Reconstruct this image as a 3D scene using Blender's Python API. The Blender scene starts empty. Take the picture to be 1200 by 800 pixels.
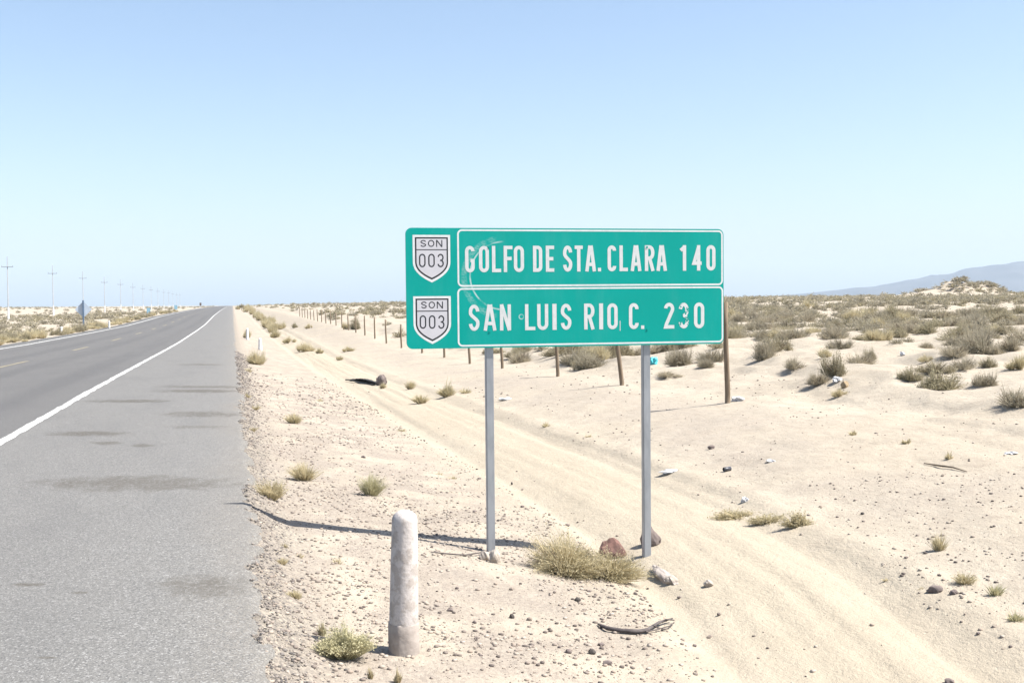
import bpy, bmesh, math, random
import numpy as np
from mathutils import Vector, Matrix
R = math.radians
random.seed(7); rng = np.random.default_rng(7)
scene = bpy.context.scene
col = scene.collection

# ------------------------------------------------------------ camera
F_PX = 1300.0; EYE = 1.48
YAW = math.atan(327/1300); PITCH = -math.atan(45/1300); ROLL = R(0.53)
fw = np.array([math.sin(YAW)*math.cos(PITCH), math.cos(YAW)*math.cos(PITCH), math.sin(PITCH)])
r0 = np.array([math.cos(YAW), -math.sin(YAW), 0.0]); u0 = np.cross(r0, fw)
rt = math.cos(ROLL)*r0 - math.sin(ROLL)*u0
up = math.sin(ROLL)*r0 + math.cos(ROLL)*u0
CAM = np.array([0.0, 0.0, EYE])
cd = bpy.data.cameras.new('camera'); cam = bpy.data.objects.new('camera', cd); col.objects.link(cam)
cd.sensor_width = 36; cd.lens = 36*F_PX/1200; cd.clip_start = 0.05; cd.clip_end = 60000
cam.matrix_world = Matrix(((rt[0], up[0], -fw[0], 0), (rt[1], up[1], -fw[1], 0), (rt[2], up[2], -fw[2], EYE), (0, 0, 0, 1)))
scene.camera = cam

# ------------------------------------------------------------ sky, sun, exposure
SUN = Vector((0.655, -0.265, 1.0)).normalized()
elev = math.asin(SUN.z); azim = math.atan2(SUN.x, SUN.y)      # clockwise from +Y
w = bpy.data.worlds.new('World'); scene.world = w; w.use_nodes = True
wn = w.node_tree.nodes; wl = w.node_tree.links
bgn = wn['Background']; sky = wn.new('ShaderNodeTexSky'); sky.sky_type = 'NISHITA'; sky.sun_disc = False
sky.sun_elevation = elev; sky.sun_rotation = azim
sky.altitude = 0; sky.air_density = 0.98; sky.dust_density = 1.35; sky.ozone_density = 1.8
wl.new(sky.outputs[0], bgn.inputs[0]); bgn.inputs[1].default_value = 0.085
sl = bpy.data.lights.new('sun', 'SUN'); sl.energy = 4.9; sl.angle = R(0.5); sl.color = (1.0, 0.95, 0.87)
so = bpy.data.objects.new('sun', sl); col.objects.link(so)
so.rotation_euler = SUN.to_track_quat('Z', 'Y').to_euler(); so.location = (20, -10, 40)
vs = scene.view_settings; vs.view_transform = 'Standard'; vs.look = 'None'; vs.gamma = 1.0; vs.use_curve_mapping = False
vs.exposure = 1.25
scene.cycles.volume_bounces = 0; scene.cycles.max_bounces = 6

# ------------------------------------------------------------ noise and terrain
def _hash(ix, iy, s):
    h = (ix.astype(np.int64)*374761393 + iy.astype(np.int64)*668265263 + s*974711) & 0x7fffffff
    h = ((h ^ (h >> 13))*1274126177) & 0x7fffffff
    return ((h ^ (h >> 16)) & 0xffff)/65535.0
def vnoise(x, y, s=0):
    x = np.asarray(x, float); y = np.asarray(y, float)
    ix = np.floor(x); iy = np.floor(y); fx = x-ix; fy = y-iy
    fx = fx*fx*(3-2*fx); fy = fy*fy*(3-2*fy)
    a = _hash(ix, iy, s); b = _hash(ix+1, iy, s); c = _hash(ix, iy+1, s); d = _hash(ix+1, iy+1, s)
    return (a+(b-a)*fx)*(1-fy) + (c+(d-c)*fx)*fy - 0.5
def fbm(x, y, o=3, s=0):
    t = 0; a = 1.0
    for k in range(o):
        t = t + a*vnoise(np.asarray(x)*2**k+k*17.3, np.asarray(y)*2**k-k*9.1, s+k); a *= 0.5
    return t
def ip(v, pts): return np.interp(v, [p[0] for p in pts], [p[1] for p in pts])
def P(Y):                                             # the road's long profile
    return ip(Y, [(-50, 0), (13, 0), (22, -.035), (32, -.10), (43, -.18), (55, -.25), (80, -.285), (105, -.27), (130, -.1), (155, .12), (200, .3), (300, .62), (500, 1.0), (1000, 1.2), (20000, 1.2)])
def FG(Y):                                            # ground along the fence line
    return ip(Y, [(-50, .1), (0, .05), (15, 0), (20, -.075), (24, -.15), (29, -.28), (33, -.36), (47, -.42), (64, -.2), (79, .02), (110, .15), (150, .4), (300, .8), (500, 1.0), (1000, 1.2), (20000, 1.2)])
XE, XW, XC, XL, XLE = 0.10, -2.50, -6.0, -9.3, -10.4
FX = 7.0
def track_x(Y):
    return ip(Y, [(0, 2.7), (5, 3.08), (6.6, 3.4), (9, 3.57), (12, 3.56), (16, 3.46), (22, 3.36), (30, 3.3), (45, 3.3), (70, 3.35), (150, 3.4), (20000, 3.4)])
DUNES = [(114., 157., 2.2, 3.6, 4), (119.5, 158., 1.7, 3.2, 4), (108., 157., .7, 3.0, 4), (66., 152, .8, 5, 6), (86., 160, .45, 4, 6)]
def H(X, Y):
    X = np.asarray(X, float); Y = np.asarray(Y, float)
    p = P(Y); f = FG(Y)
    # right of the road: drop off the asphalt, slope down, sandy track, up to the fence, bank, plain
    spill = .038*fbm(X/.5, Y/.9, 3, 88)+.04*fbm(X/.09, Y/.12, 2, 89)
    d1 = np.where(X < .1, -.034+np.where(X > -1, spill, 0)*np.clip((X+.22)/.25, 0, 1) - .03*np.clip((-.05-X)/.15, 0, 1), -.03 - .10*np.clip((X-.1)/.3, 0, 1) - .142*np.clip(X-.1, 0, 2.5) + spill*np.clip((.5-X)/.4, 0, 1))
    low = p + d1
    t = np.clip((X-2.9)/(FX-2.9), 0, 1); t = .65*t+.35*t*t*(3-2*t)
    bank = ip(X-FX, [(0, 0), (.8, .05), (2.5, .35), (6, .58), (14, .85), (25, 1.1), (50, 1.4), (90, 1.65), (300, 1.8), (1000, 1.2), (20000, .6)])
    bank = bank*ip(Y, [(0, 1), (200, .9), (500, .5), (1500, .2)])
    right = low*(1-t) + f*t + np.where(X > FX, bank, 0)
    lft = p + ip(X, [(-20000, .9), (-800, 1.0), (-300, .9), (-150, .45), (-80, -.25), (-45, -.62), (-32, -.72), (-20, -.35), (-13, -.12), (XLE-.3, -.08), (XLE, -.03)])
    h = np.where(X >= -5, right, lft)
    onroad = (X > XLE+.02) & (X < XE-.3)
    # unevenness
    off = np.clip((X-XE-.1)/.8, 0, 1) + np.clip((XLE-X)/2, 0, 1)
    big = .22*fbm(X/7., Y/7., 2, 3)*(np.clip((X-FX-1)/4, 0, 1) + np.clip((-14-X)/8, 0, 1))
    big = big + .5*fbm(X/40., Y/40., 2, 9)*(np.clip((X-FX-8)/20, 0, 1) + np.clip((-20-X)/30, 0, 1))
    mid = .05*fbm(X/1.3, Y/1.3, 3, 5) + .018*fbm(X/.25, Y/.25, 2, 21)
    mid = mid + .17*fbm(X/.9, Y/1.5, 3, 33)*np.clip((X-FX+.5)/2, 0, 1)
    tx = track_x(Y); dx = X-tx
    on_t = np.exp(-(dx/.95)**4)
    mid = mid*(1-.55*on_t)
    rut = (.55+1.2*np.clip(fbm(X/2.5, Y/2.5, 2, 55)+.3, 0, 1))*-.035*(np.exp(-((dx-.62)/.16)**2) + np.exp(-((dx+.62)/.16)**2)) + .02*np.exp(-(dx/.3)**2) + .025*np.exp(-((np.abs(dx)-.95)/.16)**2)
    rut = rut + on_t*.032*fbm(dx/.11, Y/5., 3, 120)
    h = h + off*(mid+big) + np.where(X > .5, rut*.8, 0)
    for (a, b, c, sx, sy) in DUNES:
        gb = np.exp(-((X-a)/sx)**2-((Y-b)/sy)**2); h = h + c*gb*(1+.5*fbm(X/1.6, Y/1.6, 3, 61))
    return np.where(onroad, p-.25, h)
def Hs(x, y): return float(H(np.array([x]), np.array([y]))[0])
def ray(x, y): return fw + rt*(x-600)/F_PX + up*(400-y)/F_PX
def at(x, y):
    """photo pixel -> point where its ray meets the ground"""
    d = ray(x, y); ts = np.geomspace(3, 4000, 5000)
    X = CAM[0]+d[0]*ts; Y = CAM[1]+d[1]*ts; Z = EYE+d[2]*ts
    g = H(X, Y); g = np.where((X > XLE) & (X < XE), P(Y), g)
    i = np.argmax(Z < g)
    if Z[i] >= g[i]: i = len(ts)-1
    return Vector((X[i], Y[i], g[i]))
def dep(v): return float((np.array(v)-CAM) @ fw)
def px(v, n): return n*dep(v)/F_PX

# ------------------------------------------------------------ material helpers
class M:
    def __init__(s, name, rough=.9, spec=.2):
        s.m = bpy.data.materials.new(name); s.m.use_nodes = True
        s.n = s.m.node_tree.nodes; s.l = s.m.node_tree.links
        s.b = s.n['Principled BSDF']; s.b.inputs['Roughness'].default_value = rough
        s.b.inputs['Specular IOR Level'].default_value = spec
        s.co = None
    def add(s, t, **k):
        n = s.n.new(t)
        for a, v in k.items(): setattr(n, a, v)
        return n
    def put(s, sock, v):
        if isinstance(v, (int, float)): sock.default_value = v
        elif isinstance(v, (tuple, list)): sock.default_value = tuple(v) + ((1,) if len(v) == 3 and sock.type == 'RGBA' else ())
        else: s.l.new(v, sock)
    def coord(s, kind='Object'):
        if kind == 'World': return s.add('ShaderNodeNewGeometry').outputs['Position']
        return s.add('ShaderNodeTexCoord').outputs[kind]
    def scale(s, v, sc):
        n = s.add('ShaderNodeMapping'); s.put(n.inputs[0], v); n.inputs['Scale'].default_value = sc; return n.outputs[0]
    def noise(s, v, sc, det=3, rough=.55):
        n = s.add('ShaderNodeTexNoise'); s.put(n.inputs['Vector'], v); n.inputs['Scale'].default_value = sc
        n.inputs['Detail'].default_value = det; n.inputs['Roughness'].default_value = rough; return n.outputs['Fac']
    def voro(s, v, sc, out='Color', feature='F1'):
        n = s.add('ShaderNodeTexVoronoi', feature=feature); s.put(n.inputs['Vector'], v); n.inputs['Scale'].default_value = sc; return n.outputs[out]
    def math(s, op, a, b=0.0, c=0.0, clamp=False):
        n = s.add('ShaderNodeMath', operation=op, use_clamp=clamp)
        s.put(n.inputs[0], a); s.put(n.inputs[1], b); s.put(n.inputs[2], c); return n.outputs[0]
    def mix(s, f, a, b, bt='MIX'):
        n = s.add('ShaderNodeMix', data_type='RGBA', blend_type=bt)
        s.put(n.inputs[0], f); s.put(n.inputs[6], a); s.put(n.inputs[7], b); return n.outputs[2]
    def step(s, v, lo, hi):
        n = s.add('ShaderNodeMapRange', interpolation_type='SMOOTHSTEP')
        s.put(n.inputs[0], v); n.inputs[1].default_value = lo; n.inputs[2].default_value = hi; return n.outputs[0]
    def xyz(s, v):
        n = s.add('ShaderNodeSeparateXYZ'); s.put(n.inputs[0], v); return n.outputs
    def bump(s, h, st=.5, dist=.01):
        n = s.add('ShaderNodeBump'); n.inputs['Strength'].default_value = st; n.inputs['Distance'].default_value = dist
        s.put(n.inputs['Height'], h); s.l.new(n.outputs[0], s.b.inputs['Normal'])
    def color(s, c): s.put(s.b.inputs['Base Color'], c); return s.m
    def rnd(s): return s.add('ShaderNodeObjectInfo').outputs['Random']

def plain(name, c, c2=None, sc=8, rough=.85, spec=.2, bump=.0):
    k = M(name, rough, spec); v = k.coord()
    n = k.noise(v, sc, 4)
    if bump: k.bump(n, bump, .01)
    return k.color(k.mix(k.step(n, .3, .7), c, c2 or c))

# --- ground
g = M('desert_ground', .95, .1); pos = g.coord('World'); gx, gy, gz = g.xyz(pos)
n_big = g.noise(pos, .35, 3); n_mid = g.noise(pos, 2.2, 4); n_fine = g.noise(pos, 38, 4, .7); n_grit = g.noise(pos, 120, 2, .8)
sand = g.mix(g.step(n_big, .3, .7), (.348, .304, .243), (.378, .334, .272))
sand = g.mix(g.math('MULTIPLY', g.step(n_mid, .45, .75), .35), sand, (.285, .242, .192))
gravel = g.mix(g.step(n_fine, .42, .6), (.295, .256, .216), (.215, .185, .16))
wob = g.math('MULTIPLY', g.math('SUBTRACT', n_mid, .5), 1.6)
xw = g.math('ADD', gx, wob)
def gauss_band(x, lo, hi, soft):
    return g.math('MULTIPLY', g.step(x, lo-soft, lo+soft), g.math('SUBTRACT', 1.0, g.step(x, hi-soft, hi+soft)))
verge = g.math('MULTIPLY', gauss_band(xw, -.2, 2.6, .5), g.step(n_mid, .3, .62))
verge2 = g.math('MULTIPLY', gauss_band(xw, 4.9, 6.6, .6), g.math('MULTIPLY', g.step(n_big, .35, .6), .55))
c = g.mix(g.math('MULTIPLY', g.math('ADD', verge, verge2), .8, clamp=True), sand, gravel)
# sandy wheel track, yellower fine sand; its course is the curve of track_x
cv = g.add('ShaderNodeFloatCurve'); ynorm = g.math('DIVIDE', gy, 150.0, clamp=True); g.put(cv.inputs['Value'], ynorm)
cm = cv.mapping.curves[0]
ty = [0, 5, 6.6, 9, 12, 16, 22, 30, 45, 70, 150]
for i, y_ in enumerate(ty):
    q = (y_/150, float(track_x(y_))/5)
    if i == 0: cm.points[0].location = q
    elif i == len(ty)-1: cm.points[-1].location = q
    else: cm.points.new(*q)
cv.mapping.update()
tdx = g.math('SUBTRACT', g.math('ADD', gx, g.math('MULTIPLY', wob, .35)), g.math('MULTIPLY', cv.outputs[0], 5.0))
tmask = g.math('SUBTRACT', 1.0, g.step(g.math('ABSOLUTE', tdx), .1, 1.5))
tmask = g.math('MULTIPLY', tmask, g.math('SUBTRACT', 1.0, g.step(gy, 60, 110)))
c = g.mix(g.math('MULTIPLY', tmask, .55), c, g.mix(n_fine, (.36, .312, .236), (.335, .288, .215)))
# crumbly dark asphalt grit right beside the edge
edge = g.math('MULTIPLY', gauss_band(g.math('ADD', gx, g.math('MULTIPLY', wob, .4)), -.6, .38, .22), g.step(n_fine, .32, .58))
c = g.mix(g.math('MULTIPLY', edge, .75), c, (.13, .12, .11))
# far plain: scrub too distant to tell apart
scr = g.step(g.noise(pos, .05, 5, .7), .42, .62)
farm = g.step(g.math('ABSOLUTE', gy), 250, 900)
c = g.mix(g.math('MULTIPLY', g.math('MULTIPLY', scr, farm), .6), c, (.17, .15, .10))
n_clod = g.noise(g.scale(pos, (1, .7, 1)), 9, 5, .7)
offt = g.math('SUBTRACT', 1.0, g.math('MULTIPLY', tmask, .75))
c = g.mix(g.math('MULTIPLY', g.math('MULTIPLY', g.step(n_clod, .5, .72), .36), offt), c, (.21, .175, .14))
c = g.mix(g.math('MULTIPLY', g.math('MULTIPLY', g.step(n_clod, .45, .3), .3), offt), c, (.40, .36, .31))
spk = g.voro(pos, 26, 'Distance'); spc = g.add('ShaderNodeSeparateColor'); g.put(spc.inputs[0], g.voro(pos, 26))
spm = g.math('MULTIPLY', g.step(spk, .26, .16), g.step(spc.outputs[0], .80, .86))
c = g.mix(g.math('MULTIPLY', g.math('MULTIPLY', spm, offt), .55), c, (.13, .105, .085))
c = g.mix(g.math('MULTIPLY', g.step(n_grit, .55, .75), .25), c, (.16, .13, .10))
g.bump(g.math('ADD', g.math('ADD', g.math('MULTIPLY', n_fine, .6), g.math('MULTIPLY', n_grit, .3)), g.math('MULTIPLY', n_clod, 1.6)), .6, .025)
MAT_G = g.color(c)

# --- asphalt
a = M('weathered_asphalt', .9, .25); pos = a.coord('World'); ax, ay, az = a.xyz(pos)
sp = a.voro(pos, 130); spv = a.add('ShaderNodeSeparateColor'); a.put(spv.inputs[0], sp); agg = spv.outputs[0]
fine = a.noise(pos, 160, 2, .7); blot = a.noise(a.scale(pos, (1, .35, 1)), 1.3, 4); wide = a.noise(a.scale(pos, (1, .06, 1)), .9, 3)
c = a.mix(a.step(fine, .3, .7), (.110, .108, .104), (.180, .176, .168))
c = a.mix(a.step(agg, .78, 1.0), c, (.26, .256, .25))
c = a.mix(a.math('MULTIPLY', a.step(agg, .22, .05), .6), c, (.055, .055, .058))
c = a.mix(a.math('MULTIPLY', a.step(blot, .45, .72), .28), c, (.10, .10, .10))
lane = a.math('SUBTRACT', 1.0, a.step(a.math('ADD', ax, a.math('MULTIPLY', a.math('SUBTRACT', blot, .5), .25)), XW-.12, XW+.02))
lane = a.math('MULTIPLY', lane, a.step(ax, XL-.1, XL+.1))
c = a.mix(a.math('MULTIPLY', lane, .52), c, (.08, .078, .079))
dust = a.math('MULTIPLY', a.step(a.math('ADD', ax, a.math('MULTIPLY', a.math('SUBTRACT', blot, .5), .9)), XE-.55, XE+.1), a.step(fine, .4, .7))
c = a.mix(a.math('MULTIPLY', dust, .55), c, (.27, .235, .19))
for wx in (-3.4, -5.1, -6.9, -8.5):
    tr = a.math('SUBTRACT', 1.0, a.step(a.math('ABSOLUTE', a.math('SUBTRACT', ax, wx)), .1, .55))
    c = a.mix(a.math('MULTIPLY', a.math('MULTIPLY', tr, a.step(wide, .3, .6)), .3), c, (.06, .06, .064))
STAINS = [(160, 566, 128, 9, .55), (235, 686, 58, 14, .5), (105, 508, 52, 3, .8), (150, 470, 55, 2, .75), (235, 485, 52, 3.5, .55), (235, 458, 60, 2, .7), (240, 453, 60, 1.5, .6), (232, 500, 40, 2, .4), (34, 685, 20, 2.5, .9), (93, 694, 12, 2, .9), (55, 770, 14, 1.5, .8), (125, 519, 20, 2, .6), (168, 522, 16, 2, .6), (236, 427, 30, 1, .6)]
stn = a.noise(a.scale(pos, (1, .8, 1)), 5.5, 5, .65); stn2 = a.noise(pos, 30, 3, .7)
for (sx_, sy_, hw, hh, st) in STAINS:
    p0 = at(sx_, sy_); p1 = at(sx_-hw*.5, sy_); p1 = p0+(p1-p0)*2; p2 = at(sx_, sy_-hh)
    ex = a.math('DIVIDE', a.math('SUBTRACT', ax, p0.x), max(.03, abs(p1.x-p0.x)))
    eyy = a.math('DIVIDE', a.math('SUBTRACT', ay, a.math('ADD', a.math('MULTIPLY', a.math('SUBTRACT', ax, p0.x), (p1.y-p0.y)/(p1.x-p0.x)), p0.y)), max(.02, abs(p2.y-p0.y)))
    rr = a.math('ADD', a.math('MULTIPLY', ex, ex), a.math('MULTIPLY', eyy, eyy))
    rr = a.math('ADD', rr, a.math('MULTIPLY', a.math('SUBTRACT', stn, .5), 3.2))
    c = a.mix(a.math('MULTIPLY', a.math('MULTIPLY', a.step(rr, 1.3, .0), min(1., st*1.5)), a.step(stn2, .25, .6)), c, (.085, .077, .066))
a.bump(a.math('ADD', agg, fine), .5, .006)
MAT_A = a.color(c)
def paint(name, c1, c2):
    k = M(name, .7, .3); v = k.coord('World')
    w_ = k.step(k.noise(k.scale(v, (1, .4, 1)), 14, 6, .75), .44, .56)
    return k.color(k.mix(k.math('MULTIPLY', w_, .55), c1, c2))
MAT_WL = paint('white_road_paint', (.56, .56, .545), (.17, .17, .17))
MAT_YL = paint('yellow_road_paint', (.24, .205, .13), (.13, .125, .12))

# ------------------------------------------------------------ mesh helpers
def tag(o, label=None, cat=None, group=None, kind=None):
    if label: o['label'] = label
    if cat: o['category'] = cat
    if group: o['group'] = group
    if kind: o['kind'] = kind
    return o
def new_obj(name, me, mat=None, parent=None, smooth=False):
    o = bpy.data.objects.new(name, me); col.objects.link(o)
    if mat is not None and not me.materials: me.materials.append(mat)
    if parent: o.parent = parent
    if smooth: me.polygons.foreach_set('use_smooth', [True]*len(me.polygons))
    return o
def empty(name, loc, rz=0):
    o = bpy.data.objects.new(name, None); col.objects.link(o); o.location = loc; o.rotation_euler = (0, 0, rz); o.empty_display_size = .2; return o
def mesh(name, v, f):
    me = bpy.data.meshes.new(name); me.from_pydata(v, [], f); me.update(); return me
def grid_mesh(name, Xs, Ys, Z):
    ny, nx = len(Ys), len(Xs)
    XX, YY = np.meshgrid(Xs, Ys)
    co = np.stack([XX, YY, Z], -1).reshape(-1, 3)
    i = np.arange(nx*ny).reshape(ny, nx)
    q = np.stack([i[:-1, :-1], i[:-1, 1:], i[1:, 1:], i[1:, :-1]], -1).reshape(-1, 4)
    me = bpy.data.meshes.new(name); me.vertices.add(len(co)); me.vertices.foreach_set('co', co.ravel())
    me.loops.add(q.size); me.loops.foreach_set('vertex_index', q.ravel()); me.polygons.add(len(q))
    me.polygons.foreach_set('loop_start', np.arange(len(q))*4)
    me.update(calc_edges=True); me.polygons.foreach_set('use_smooth', np.ones(len(q), bool)); return me
def tube_mesh(name, pts, rad, n=8, cap=True):
    vs_, fs = [], []
    pts = [Vector(p) for p in pts]
    ref = Vector((0.13, .21, 1)) if abs((pts[-1]-pts[0]).normalized().z) < .8 else Vector((1, .2, .1))
    for i, p in enumerate(pts):
        d = (pts[min(i+1, len(pts)-1)]-pts[max(i-1, 0)]).normalized()
        s1 = d.cross(ref).normalized(); s2 = d.cross(s1).normalized()
        rr = rad[i] if isinstance(rad, (list, tuple)) else rad
        for k in range(n):
            t = 2*math.pi*k/n; vs_.append(p+s1*math.cos(t)*rr+s2*math.sin(t)*rr)
    for i in range(len(pts)-1):
        for k in range(n): fs.append((i*n+k, i*n+(k+1) % n, (i+1)*n+(k+1) % n, (i+1)*n+k))
    if cap: fs.append(tuple(range(n))); fs.append(tuple(range((len(pts)-1)*n, len(pts)*n)))
    return mesh(name, vs_, fs)
def box_mesh(name, x0, x1, y0, y1, z0, z1, bev=0.0):
    bm = bmesh.new(); bmesh.ops.create_cube(bm, size=1)
    for v in bm.verts: v.co = Vector(((x0+x1)/2+v.co.x*(x1-x0), (y0+y1)/2+v.co.y*(y1-y0), (z0+z1)/2+v.co.z*(z1-z0)))
    if bev: bmesh.ops.bevel(bm, geom=bm.edges[:], offset=bev, segments=2, affect='EDGES')
    me = bpy.data.meshes.new(name); bm.to_mesh(me); bm.free(); return me
def rock_mesh(name, size, seed, sub=3, rough=.35, flat=0.):
    bm = bmesh.new(); bmesh.ops.create_icosphere(bm, subdivisions=sub, radius=1)
    rs = random.Random(seed); pl = []
    for k in range(9):
        n = Vector((rs.uniform(-1, 1), rs.uniform(-1, 1), rs.uniform(-.8, 1))).normalized(); pl.append((n, rs.uniform(.62, .95)))
    for v in bm.verts:
        p = v.co.copy()
        for n, d in pl:
            e = p.dot(n)-d
            if e > 0: p -= n*e*.9
        q = p*2.3+Vector((seed*3.1, seed*1.7, 0))
        nn = float(fbm(np.array([q.x+q.z*.7]), np.array([q.y-q.z*.6]), 3, seed)[0])
        p *= 1+rough*nn
        v.co = Vector((p.x*size[0], p.y*size[1], p.z*size[2]))
    me = bpy.data.meshes.new(name); bm.to_mesh(me); bm.free(); return me

# ------------------------------------------------------------ ground sheet
def graded(f0, f1, st, far_lo, far_hi, gr_lo, gr_hi):
    xs = list(np.arange(f0, f1, st))
    a_ = f1; s = st
    while a_ < far_hi: xs.append(a_); s *= 1+gr_hi if s < 1.2 else 1.09; a_ += s
    xs.append(far_hi)
    a_ = f0; s = st
    while True:
        s *= 1+gr_lo if s < 4 else 1.15; a_ -= s
        if a_ < far_lo: break
        xs.append(a_)
    xs.append(far_lo)
    return np.array(sorted(xs))
GX = graded(-.3, 8.6, .045, -16000, 16000, .16, .011)
GX = np.array(sorted(list(GX[(GX < XLE-.5) | (GX > -.35)]) + [XLE-.45, XLE-.2, XLE-.02, XLE+.03, -8, -6, -4, -2]))
GY = graded(3.2, 11.5, .05, -400, 16000, .4, .012)
XX, YY = np.meshgrid(GX, GY)
gm = grid_mesh('ground', GX, GY, H(XX, YY))
ground = tag(new_obj('desert_ground', gm, MAT_G), kind='structure')

# ------------------------------------------------------------ road
RY = np.array(sorted(set(list(np.arange(-20, 3, 1.)) + list(np.arange(3, 30, .06)) + list(np.arange(30, 90, .5)) + list(np.geomspace(90, 4000, 140)))))
ex = XE + .07*fbm(RY/.7, RY*0, 3, 40)+.06*fbm(RY/.17, RY*0, 3, 41)+.06*fbm(RY/3., RY*0, 2, 44)
el = XLE + .1*fbm(RY/2., RY*0, 3, 42)
rv, rf = [], []
cols_ = 9
for j, y_ in enumerate(RY):
    z = float(P(y_))
    rv.append((el[j]-.1, y_, z-.2)); rv.append((el[j], y_, z-.012))
    for k in range(1, cols_): rv.append((XLE+(XE-.2-XLE)*k/(cols_), y_, z))
    rv.append((ex[j]-.06, y_, z-.004)); rv.append((ex[j], y_, z-.022)); rv.append((ex[j]+.05, y_, z-.2))
nc = cols_+4
for j in range(len(RY)-1):
    for k in range(nc-1): rf.append((j*nc+k, j*nc+k+1, (j+1)*nc+k+1, (j+1)*nc+k))
road = tag(new_obj('road', mesh('road', rv, rf), MAT_A, smooth=True), kind='structure')
def strip(name, x0, x1, ya, yb, mat, wob=.012, dz=.005):
    ys = RY[(RY > ya) & (RY < yb)]; ys = np.concatenate([[ya], ys, [yb]])
    o1 = wob*fbm(ys/.4, ys*0, 3, 50); o2 = wob*fbm(ys/.4, ys*0, 3, 60)
    v, f = [], []
    for j, y_ in enumerate(ys):
        z = float(np.interp(y_, RY, P(RY)))+dz
        v += [(x0+o1[j], y_, z), (x1+o2[j], y_, z)]
    for j in range(len(ys)-1): f.append((2*j, 2*j+1, 2*j+3, 2*j+2))
    return new_obj(name, mesh(name, v, f), mat, road)
strip('edge_line', XW-.06, XW+.06, 3, 1500, MAT_WL, .03)
strip('edge_line', XL-.07, XL+.07, 10, 1500, MAT_WL)
y_ = 31.2
while y_ < 330:
    strip('centre_dash', XC-.07, XC+.07, y_, y_+4.6, MAT_YL); y_ += 14.4

# ------------------------------------------------------------ mountains
mk = M('mountain_rock', .95, .1); v = mk.coord('World')
MAT_MT = mk.color(mk.mix(mk.step(mk.noise(v, .004, 5), .35, .65), (.05, .052, .062), (.08, .078, .088)))
MD = 9000.0
prof = [(860, 0), (910, 6), (960, 10), (985, 12.6), (1010, 15.4), (1025, 16), (1040, 18.4), (1062, 23), (1075, 24), (1090, 28), (1100, 29), (1118, 31.5), (1130, 35.5), (1142, 37), (1150, 37), (1165, 39.5), (1185, 43), (1200, 43.5), (1230, 50), (1300, 64), (1380, 57), (1450, 70), (1600, 62), (1800, 30), (2100, 8), (2300, 0)]
bx = np.linspace(860, 2300, 520); dv = np.linspace(-1, 1, 41)
mv, mf = [], []
hp = ip(bx, prof)*MD/F_PX
for j, d in enumerate(dv):
    for i, b in enumerate(bx):
        ang = YAW+math.atan((b-600)/F_PX)
        ca = math.cos(ang-YAW)
        rr = (MD+d*1400)/ca if b < 1700 else (MD+d*1400)/.64
        x_, y2 = math.sin(ang)*rr, math.cos(ang)*rr
        tent = max(0, 1-abs(d)**1.1)
        mv.append((x_, y2, hp[i]*tent/(1 if b < 1700 else 1)))
mv = np.array(mv)
rg = 1-2*np.abs(fbm(mv[:, 0]/600, mv[:, 1]/600, 4, 70))
mv[:, 2] = mv[:, 2]*(.90+.11*rg) + 1.0
n_ = len(bx)
for j in range(len(dv)-1):
    for i in range(n_-1): mf.append((j*n_+i, j*n_+i+1, (j+1)*n_+i+1, (j+1)*n_+i))
mt = new_obj('mountain_range', mesh('mountain_range', [tuple(q) for q in mv], mf), MAT_MT, smooth=True)
tag(mt, kind='structure')

# ------------------------------------------------------------ road sign
MS = M('green_sign_sheeting', .6, .12); v = MS.coord(); ux, uy, uz = MS.xyz(v)
base = MS.mix(MS.step(MS.noise(v, 2.5, 4), .3, .7), (.001, .29, .25), (.002, .31, .27))
base = MS.mix(MS.math('MULTIPLY', MS.step(MS.noise(v, 60, 3), .62, .8), .25), base, (.05, .33, .29))
base = MS.mix(MS.math('MULTIPLY', MS.step(MS.noise(MS.scale(v, (1, 1, .25)), 5, 5, .65), .45, .75), .14), base, (.10, .36, .33))
FOOT_L = at(576, 647)
PHI = -0.045
pdir = np.array([math.cos(PHI), math.sin(PHI)]); pnorm = np.array([-pdir[1], pdir[0]])
def panel_uv(x, y, off=-.05):
    """photo pixel -> position on the sign's face plane: along it, and height"""
    d = ray(x, y); o = np.array([FOOT_L.x, FOOT_L.y])+pnorm*off
    t = (o@pnorm)/(d[:2]@pnorm); q = CAM+d*t
    return float((q[:2]-o)@pdir), float(q[2])
uL, zT = panel_uv(475, 267.3); uR, zT2 = panel_uv(847.8, 268); _, zB = panel_uv(475, 408.3); _, zB2 = panel_uv(848, 403.3)
zT = (zT+zT2)/2; zB = (zB+zB2)/2
PW, PH = uR-uL, zT-zB
sign = empty('road_sign', (FOOT_L.x, FOOT_L.y, FOOT_L.z), PHI)
tag(sign, 'green highway distance sign with white lettering on two grey metal posts', 'road sign')
Z0 = FOOT_L.z
def q2(x, y):                                      # pixel -> sign local (x, z)
    u, z = panel_uv(x, y); 
    # remove the small residual tilt of the measured outline
    return u, z-Z0
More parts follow.
